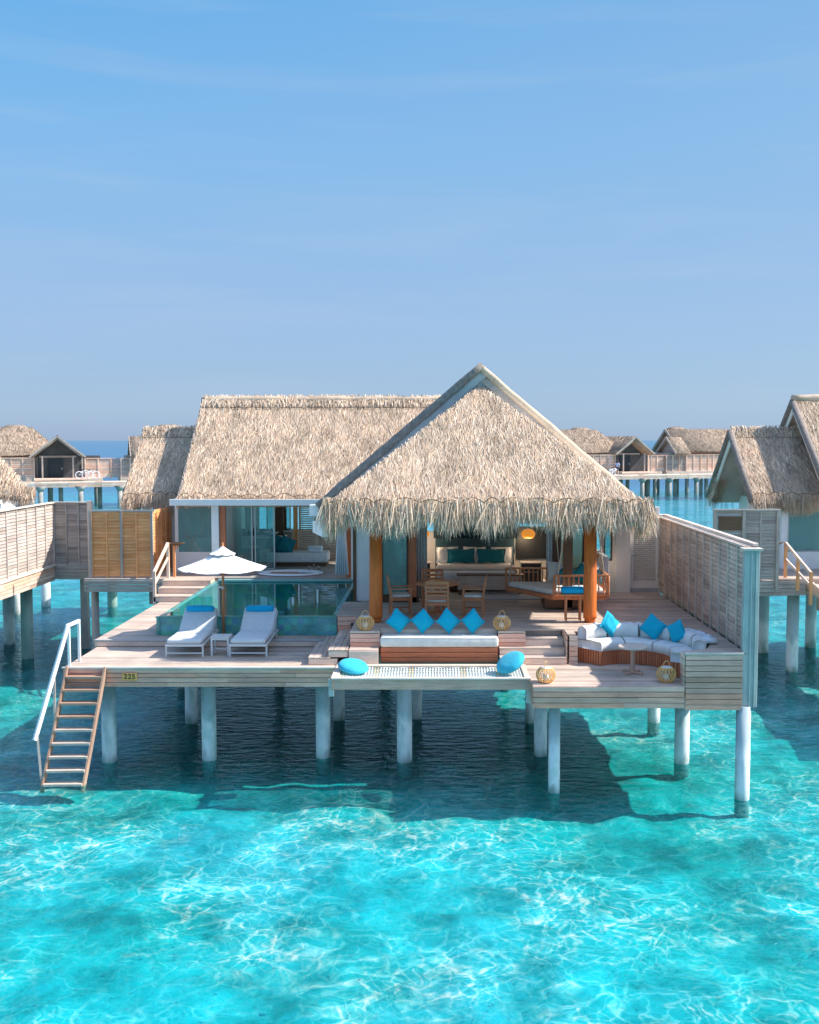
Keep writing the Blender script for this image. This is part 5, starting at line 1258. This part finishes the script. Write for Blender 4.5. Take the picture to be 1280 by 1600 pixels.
# ================================================================== FAR VILLAS AND JETTY
J0 = Vector((-45.5,107.6,0)); J1 = Vector((45,139.5,0)); JD=(J1-J0).normalized(); JN=Vector((-JD.y,JD.x,0)); JA=math.atan2(JD.y,JD.x)
jet = thing('jetty','long pale timber walkway on piles linking the far villas','jetty',(0,123,0))
JP0=J0-JD*12; JP1=J1+JD*22
b = MB(); b.bar(JP0+JN*1.0+Vector((0,0,2.55)),JP1+JN*1.0+Vector((0,0,2.55)),2.4,.12); build(b,'walkway_deck',M['fas_x'],jet)
b = MB(); 
for k in range(40):
    a=JP0.lerp(JP1,k/40)-JN*.22; c=JP0.lerp(JP1,(k+.985)/40)-JN*.22
    for q in range(3): b.bar((a.x,a.y,2.5-q*.17),(c.x,c.y,2.5-q*.17),.06,.155)
build(b,'fascia',M['fas_x'],jet)
b = MB()
for k in range(130):
    p=JP0.lerp(JP1,(k+.5)/130); 
    if k%13 in (2,3,9): b.bar((p.x-JD.x*.35,p.y-JD.y*.35,2.68),(p.x+JD.x*.35,p.y+JD.y*.35,2.68),.25,.10)
build(b,'kerb',M['fas_x'],jet)
npl=66
for k in range(npl):
    p=JP0.lerp(JP1,(k+.5)/npl)
    if k%2==0:
        b = MB(); b.tube([(p.x,p.y,-2),(p.x,p.y,1.75)],.26,10); b.tube([(p.x,p.y,1.7),(p.x,p.y,2.2)],[.3,.62],10); build(b,'pile',M['pile_far'],jet)
    else:
        b = MB(); q=p+JN*1.9
        b.tube([(q.x,q.y,-2),(q.x,q.y,2.3)],.24,10); build(b,'pile',M['pile_far'],jet)
def fr(base,kx,ky=0,z=0):      # local frame along the jetty line
    return (base.x+JD.x*kx+JN.x*ky, base.y+JD.y*kx+JN.y*ky, z)
def far_box(mb,base,x0,x1,y0,y1,z0,z1):
    vs=[fr(base,x,y,z) for z in (z0,z1) for x,y in ((x0,y0),(x1,y0),(x1,y1),(x0,y1))]
    mb.add(vs,[(0,3,2,1),(4,5,6,7),(0,1,5,4),(1,2,6,5),(2,3,7,6),(3,0,4,7)])
def far_roof(t,base,polys,dens=45):
    thatch('thatch_roof',[[fr(base,*p) for p in poly] for poly in polys],t,M['thatch_far'],core_mat=M['thatch_far'],core=.3,dens=dens,ln=(.25,.45),wd=(.03,.06),lift=-.0)
def far_fence(t,base,x0,x1,y,z0=2.9,z1=4.9,mat='grey'):
    b = MB(); z=z0
    while z<z1: far_box(b,base,x0,x1,y,y+.05,z,z+.17); z+=.2
    o=build(b,'fence_panel',M[mat+'_x'],t)
    b = MB(); n=max(1,round((x1-x0)/1.1))
    for k in range(n+1):
        x=x0+(x1-x0)*k/n; far_box(b,base,x-.06,x+.06,y-.06,y-.003,z0-.1,z1+.05)
    far_box(b,base,x0-.05,x1+.05,y-.08,y+.1,z1+.05,z1+.13); build(b,'fence_post',M['fas_z'],o)
def cap(t,base,x,y,z):
    far_roof(t,base,[[(x-1.5,y-.9,z-.4),(x+1.5,y-.9,z-.4),(x+.9,y,z+.05),(x-.9,y,z+.05)],[(x+1.5,y+.9,z-.4),(x-1.5,y+.9,z-.4),(x-.9,y,z+.05),(x+.9,y,z+.05)]],20)
def floor_piles(t,base,x0,x1,y0,y1):
    b = MB(); far_box(b,base,x0,x1,y0,y1,2.45,2.88); build(b,'floor',M['fas_x'],t)
    for i in range(5):
        for yy in (y0+.8,(y0+y1)/2):
            p=fr(base,x0+.6+(x1-x0-1.2)*i/4,yy); pile(t,p[0],p[1],.26,2.5,M['pile_far'])
def type_a(base,label,lx=-13):
    t = thing('far_villa',label,'villa',tuple(fr(base,-4,3,0)),group='villas along the far jetty')
    floor_piles(t,base,lx,4.6,1.6,8)
    # porch gable facing the jetty
    hw,pz=2.75,7.45; ez=pz-PT*.92*hw
    far_roof(t,base,[[(-hw,9,ez),(-hw,0.6,ez),(0,0.6,pz),(0,9,pz)],[(hw,0.6,ez),(hw,9,ez),(0,9,pz),(0,0.6,pz)]])
    for s in (-1,1):
        b = MB(); b.bar(fr(base,0,.52,pz-.08),fr(base,s*hw*1.03,.52,ez-.12),.08,.18); build(b,'barge_board',M['grey_x'],t)
    b = MB(); vs=[fr(base,-2.1,3.0,2.9),fr(base,2.1,3.0,2.9),fr(base,2.1,3.0,5.4),fr(base,0,3.0,7.05),fr(base,-2.1,3.0,5.4)]; vs+=[(v[0]+JN.x*.1,v[1]+JN.y*.1,v[2]) for v in vs]
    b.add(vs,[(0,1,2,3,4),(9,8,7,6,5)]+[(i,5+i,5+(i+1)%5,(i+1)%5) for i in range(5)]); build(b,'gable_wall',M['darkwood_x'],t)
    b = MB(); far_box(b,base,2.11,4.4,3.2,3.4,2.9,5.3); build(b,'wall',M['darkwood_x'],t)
    b = MB(); far_box(b,base,-1.0,.55,2.9,2.99,2.9,4.95); dr=build(b,'door',M['darkcab'],t)
    b = MB(); far_box(b,base,.35,.45,2.84,2.89,3.8,4.0); build(b,'handle',M['metal'],dr)
    b = MB(); far_box(b,base,-1.9,1.9,2.8,2.98,5.1,5.3); build(b,'beam',M['grey_x'],t)
    for x in (-1.55,1.55,2.5):
        b = MB(); far_box(b,base,x-.08,x+.08,.9,1.06,2.9,5.25); build(b,'post',M['grey_z'],t)
    b = MB(); far_box(b,base,-2.4,2.7,-.3,1.6,2.72,2.92); build(b,'step',M['fas_x'],t)
    # long main roof behind, hipped to the right
    rz,ey,ry=8.35,3.0,6.6; e=5.4
    far_roof(t,base,[[(lx,ey,e),(.6,ey,e),(-2.6,ry,rz),(lx,ry,rz)],[(.6,ey,e),(.6,10.2,e),(-2.6,ry,rz)],[(.6,10.2,e),(lx,10.2,e),(lx,ry,rz),(-2.6,ry,rz)]])
    cap(t,base,-4.4,7.6,8.6)
    b = MB(); far_box(b,base,lx+.3,-2.2,3.6,9.5,2.9,5.5); build(b,'wall',M['grey_x'],t)
    far_fence(t,base,lx,-2.4,1.6,2.9,5.0,'fas'); far_fence(t,base,2.8,5.5,2.2,2.9,4.9,'fas')
    return t
def type_b(base,label,rx=10):
    t = thing('far_villa',label,'villa',tuple(fr(base,4,3,0)),group='villas along the far jetty')
    floor_piles(t,base,-1.2,rx,1.6,8)
    # small roof, gable end to the left
    far_roof(t,base,[[(-.1,1.2,5.3),(2.2,1.2,5.3),(2.2,3.7,7.4),(-.1,3.7,7.4)],[(2.2,6.2,5.3),(-.1,6.2,5.3),(-.1,3.7,7.4),(2.2,3.7,7.4)]],40)
    rz,ey,ry=8.5,3.2,6.8
    far_roof(t,base,[[(1.7,ey,5.5),(rx,ey,5.5),(rx,ry,rz),(1.7,ry,rz)],[(rx,10.4,5.5),(1.7,10.4,5.5),(1.7,ry,rz),(rx,ry,rz)]])
    for x,ry_,rz_,d in ((-.12,3.7,7.4,2.55),(1.66,6.8,8.5,3.6)):
        for s in (-1,1):
            b = MB(); b.bar(fr(base,x,ry_,rz_-.1),fr(base,x,ry_+s*d,rz_-PT*d-.1),.08,.3,up=(0,0,1)); build(b,'barge_board',M['grey_y'],t)
        b = MB(); x0=x+.5; vs=[fr(base,x0,ry_-d+.4,5.2),fr(base,x0,ry_+d-.4,5.2),fr(base,x0,ry_,rz_-.5)]; vs+=[(v[0]+JD.x*.1,v[1]+JD.y*.1,v[2]) for v in vs]
        b.add(vs,[(0,2,1),(3,4,5),(0,1,4,3),(1,2,5,4),(2,0,3,5)]); build(b,'gable_wall',M['grey_y'],t)
    b = MB(); far_box(b,base,-.6,1.9,2.2,6,2.9,5.3); build(b,'wall',M['grey_x'],t)
    b = MB(); far_box(b,base,-.62,-.56,2.6,3.4,2.95,4.9); dr=build(b,'door',M['darkcab'],t)
    b = MB(); far_box(b,base,1.9,rx-.4,4.2,9.6,2.9,5.5); build(b,'wall',M['grey_x'],t)
    cap(t,base,4.6,8.8,8.75)
    far_fence(t,base,1.9,5.2,1.8,2.9,4.95,'fas'); far_fence(t,base,5.3,rx,2.4,2.9,4.95,'fas'); far_fence(t,base,-1.1,1.8,1.9,2.9,4.9,'grey')
    return t
def jp(x): # point on the jetty line at world x, a little behind it
    k=(x-J0.x)/JD.x; p=J0+JD*k+JN*2.6; return Vector((p.x,p.y,0))
type_a(jp(-39.4),'brown thatched villa at the far left, two bicycles by its gabled porch',-16)
type_b(jp(-32.2),'brown thatched villa at the far left half hidden behind the small thatched wing',9)
type_a(jp(26.6),'brown thatched far villa whose gabled porch shows beside the main roof',-13)
type_b(jp(32.7),'brown thatched villa at the far right behind the neighbouring roof',12)
type_a(jp(-59),'brown thatched villa beyond the left edge of the far row',-9)
# link fence between far villas on the left + lamp post
ff = thing('garden_fence','low grey board fence between the two far left villas','fence',tuple(fr(jp(-34.6),0,2.2,2.9)))
far_fence(ff,jp(-34.6),-2.0,1.6,3.0,2.9,4.9,'fas')
# bicycles
def make_bike():
    t = thing('bicycle','','bicycle',(0,0,0),world=False); r=.36
    for x in (-.55,.55):
        b = MB(); b.tube([(x+r*math.cos(2*PI*k/20),0,r+r*math.sin(2*PI*k/20)) for k in range(21)],.045,8,False); w=build(b,'wheel',M['bikewhite'],t)
        b = MB()
        for k in range(6): b.tube([(x,0,r),(x+r*math.cos(PI*k/3),0,r+r*math.sin(PI*k/3))],.006,4)
        build(b,'spokes',M['metal'],w)
    b = MB(); S=(-.20,0,.85);C=(-.12,0,.36);H=(.36,0,.88);F=(.55,0,.36);R_=(-.55,0,.36)
    for p,q in ((S,C),(S,(.34,0,.80)),(C,(.36,0,.72)),(C,R_),(S,R_),(H,F)): b.tube([p,q],.028,8)
    build(b,'frame',M['bikewhite'],t)
    b = MB(); b.tube([(.18,-.28,1.0),(.32,-.22,1.0),(.33,0,.98),(.32,.22,1.0),(.18,.28,1.0)],.02,6); build(b,'handlebar',M['black'],t)
    b = MB(); b.cushion_box(-.34,-.08,-.09,.09,.88,.96,.03); build(b,'saddle',M['black'],t)
    b = MB(); b.tube([(-.12,-.10,.28),(-.12,.10,.44)],.02,6); b.box(-.20,-.04,-.16,-.10,.26,.29); b.box(-.20,-.04,.10,.16,.43,.46); build(b,'pedals',M['black'],t)
    return t
bk = make_bike(); p=fr(jp(-36.9),0,-.9,2.93); bk.location=p; bk.rotation_euler=(0,0,JA+.15); bk['label']='white bicycle parked by the far left porch, the left one of two'; bk['group']='white bicycles by the far porch'
repeat(bk,fr(jp(-36.3),0,-1.15,2.93),JA-.2,'white bicycle parked by the far left porch, the right one of two')
# person walking on the jetty
def person(loc,rz,label):
    t = thing('person',label,'person',loc,rz,world=False)
    def skin(name,verts,edges,rad,mat,root,sub=2):
        me=bpy.data.meshes.new(name); me.from_pydata(verts,edges,[]); o=bpy.data.objects.new(name,me); COL.objects.link(o); o.parent=t
        m=o.modifiers.new('skin','SKIN'); 
        for i,r in enumerate(rad): me.skin_vertices[0].data[i].radius=(r,r)
        me.skin_vertices[0].data[root].use_root=True
        s=o.modifiers.new('sub','SUBSURF'); s.levels=sub; s.render_levels=sub; me.materials.append(mat); OFF[o.name]=Vector((0,0,0)); return o
    # faces +x; mid-stride
    V=[(0,0,.95),(0,0,1.15),(0,0,1.40),(0,0,1.50),(.02,0,1.60),(.03,0,1.70),
       (0,.18,1.42),(-.08,.24,1.15),(.10,.24,.94),(.15,.24,.86),
       (0,-.18,1.42),(.10,-.24,1.15),(.28,-.22,1.0),(.34,-.22,.94),
       (0,.10,.90),(.16,.10,.50),(.10,.10,.08),(.24,.10,.04),
       (0,-.10,.90),(-.04,-.10,.48),(-.28,-.10,.12),(-.16,-.10,.04)]
    E=[(0,1),(1,2),(2,3),(3,4),(4,5),(2,6),(6,7),(7,8),(8,9),(2,10),(10,11),(11,12),(12,13),(0,14),(14,15),(15,16),(16,17),(0,18),(18,19),(19,20),(20,21)]
    R=[.14,.13,.15,.06,.09,.10,.07,.05,.038,.035,.07,.05,.038,.035,.10,.065,.045,.035,.10,.065,.045,.035]
    body=skin('body',V,E,R,M['skin'],0)
    skin('shirt',[(0,0,.92),(0,0,1.15),(0,0,1.42),(0,.19,1.43),(-.06,.24,1.22),(0,-.19,1.43),(.07,-.24,1.22)],[(0,1),(1,2),(2,3),(3,4),(2,5),(5,6)],[.18,.165,.17,.095,.08,.095,.08],M['shirt'],0)
    skin('shorts',[(0,0,.93),(0,.10,.88),(.13,.10,.58),(0,-.10,.88),(-.03,-.10,.58)],[(0,1),(1,2),(0,3),(3,4)],[.17,.13,.10,.13,.10],M['shorts'],0)
    b = MB(); b.lathe([(.0,-.02),(.10,-.02),(.125,.04),(.11,.11),(.05,.15),(0,.155)],(.0,0,1.66),16,sx=1.1); build(b,'hair',M['hair'],t)
    for y in (.035,-.035):
        b = MB(); b.lathe([(0,.012),(.012,0),(0,-.012)],(.125,y,1.68),8); build(b,'eye',M['black'],t)
    b = MB(); b.lathe([(0,.03),(.012,.01),(.018,-.01),(0,-.02)],(.135,0,1.645),8); build(b,'nose',M['skin'],t)
    for s,(x,z) in ((1,(.15,.86)),(-1,(.34,.94))):
        for k in range(5):
            b = MB(); yy=s*.23+(k-2)*.016; b.tube([(x,yy,z),(x+.03,yy,z-.05),(x+.035,yy,z-.085+.01*abs(k-2))],[.010,.009,.007],6); build(b,'finger',M['skin'],body)
    return t
person(fr(jp(23.0),0,-1.6,2.62),JA-2.4,'person in a pale lilac shirt walking with a bicycle on the far jetty')
b2_=copy_tree(bk); b2_.location=fr(jp(22.3),0,-2.0,2.62); b2_.rotation_euler=(0,0,JA+.4); b2_['label']='bicycle on the far jetty beside the person in the lilac shirt'

# ================================================================== SKY, SUN, CAMERA
SD = Vector((1.0,.04,.97)).normalized()
sun = bpy.data.lights.new('sun','SUN'); sun.energy=2.9; sun.angle=math.radians(.8); sun.color=(1,.95,.87)
so = bpy.data.objects.new('sun',sun); COL.objects.link(so); so.rotation_euler=SD.to_track_quat('Z','Y').to_euler()
w = bpy.data.worlds.new('World'); SC.world=w; w.use_nodes=True; nt=w.node_tree; bg=nt.nodes['Background']
sky = nt.nodes.new('ShaderNodeTexSky'); sky.sky_type='NISHITA'; sky.sun_disc=False
sky.sun_elevation=math.asin(SD.z); sky.sun_rotation=math.atan2(SD.x,SD.y)
sky.air_density=1.0; sky.dust_density=SKY_DUST; sky.ozone_density=SKY_OZ
tc=nt.nodes.new('ShaderNodeTexCoord')
sx=nt.nodes.new('ShaderNodeSeparateXYZ'); nt.links.new(tc.outputs['Generated'],sx.inputs[0])
# hazy tropical air: the lower sky fades evenly from blue to a paler grey-blue
K=.15*2**EXPO
def sk(c): return tuple(v/K/8 for v in c)
g=ramp(nt,[(.0,sk(SKY0)),(.12,sk(SKY1)),(.26,sk(SKY2)),(.42,sk(SKY3))],sx.outputs[2])
g8=nt.nodes.new('ShaderNodeVectorMath'); g8.operation='SCALE'; g8.inputs[3].default_value=8; nt.links.new(g.outputs[0],g8.inputs[0])
# a little greyer towards the sun side
mx=nt.nodes.new('ShaderNodeMapRange'); mx.inputs[1].default_value=-.35; mx.inputs[2].default_value=.45; mx.inputs[3].default_value=0; mx.inputs[4].default_value=.55; nt.links.new(sx.outputs[0],mx.inputs[0])
gg=mixc(nt,g8.outputs[0],tuple(v/K for v in SKYR),mx.outputs[0])
hi=nt.nodes.new('ShaderNodeMapRange'); hi.inputs[1].default_value=.40; hi.inputs[2].default_value=.75; hi.inputs[3].default_value=.92; hi.inputs[4].default_value=0; nt.links.new(sx.outputs[2],hi.inputs[0])
col=mixc(nt,sky.outputs[0],gg,hi.outputs[0])
# thin cirrus
mp=nt.nodes.new('ShaderNodeMapping'); mp.inputs['Scale'].default_value=(1.6,1.2,16); mp.inputs['Rotation'].default_value=(.10,.06,0); nt.links.new(tc.outputs['Generated'],mp.inputs[0])
n1=N(nt,'ShaderNodeTexNoise'); n1.inputs['Scale'].default_value=1.5; n1.inputs['Detail'].default_value=9; n1.inputs['Roughness'].default_value=.55; n1.inputs['Distortion'].default_value=.35
nt.links.new(mp.outputs[0],n1.inputs['Vector']); r=ramp(nt,[(.50,(0,0,0)),(.78,(1,1,1))],n1.outputs[0])
mu=N(nt,'ShaderNodeMath',operation='MULTIPLY'); mu.inputs[1].default_value=.30; nt.links.new(r.outputs[0],mu.inputs[0])
col=mixc(nt,col,tuple(v/K for v in SKY_CLOUD),mu.outputs[0]); nt.links.new(col,bg.inputs[0]); bg.inputs[1].default_value=.15
cam = bpy.data.cameras.new('camera'); co = bpy.data.objects.new('camera',cam); COL.objects.link(co); SC.camera=co
co.location=(0,0,7); co.rotation_euler=(PI/2-math.atan(112.5/1650),0,0)
cam.sensor_fit='VERTICAL'; cam.sensor_height=36; cam.sensor_width=28.8; cam.lens=1650/1600*36; cam.shift_x=-43/1600; cam.clip_end=20000; cam.clip_start=.1
vs_=SC.view_settings; vs_.view_transform='Standard'; vs_.look='None'; vs_.gamma=1; vs_.use_curve_mapping=False; vs_.exposure=EXPO
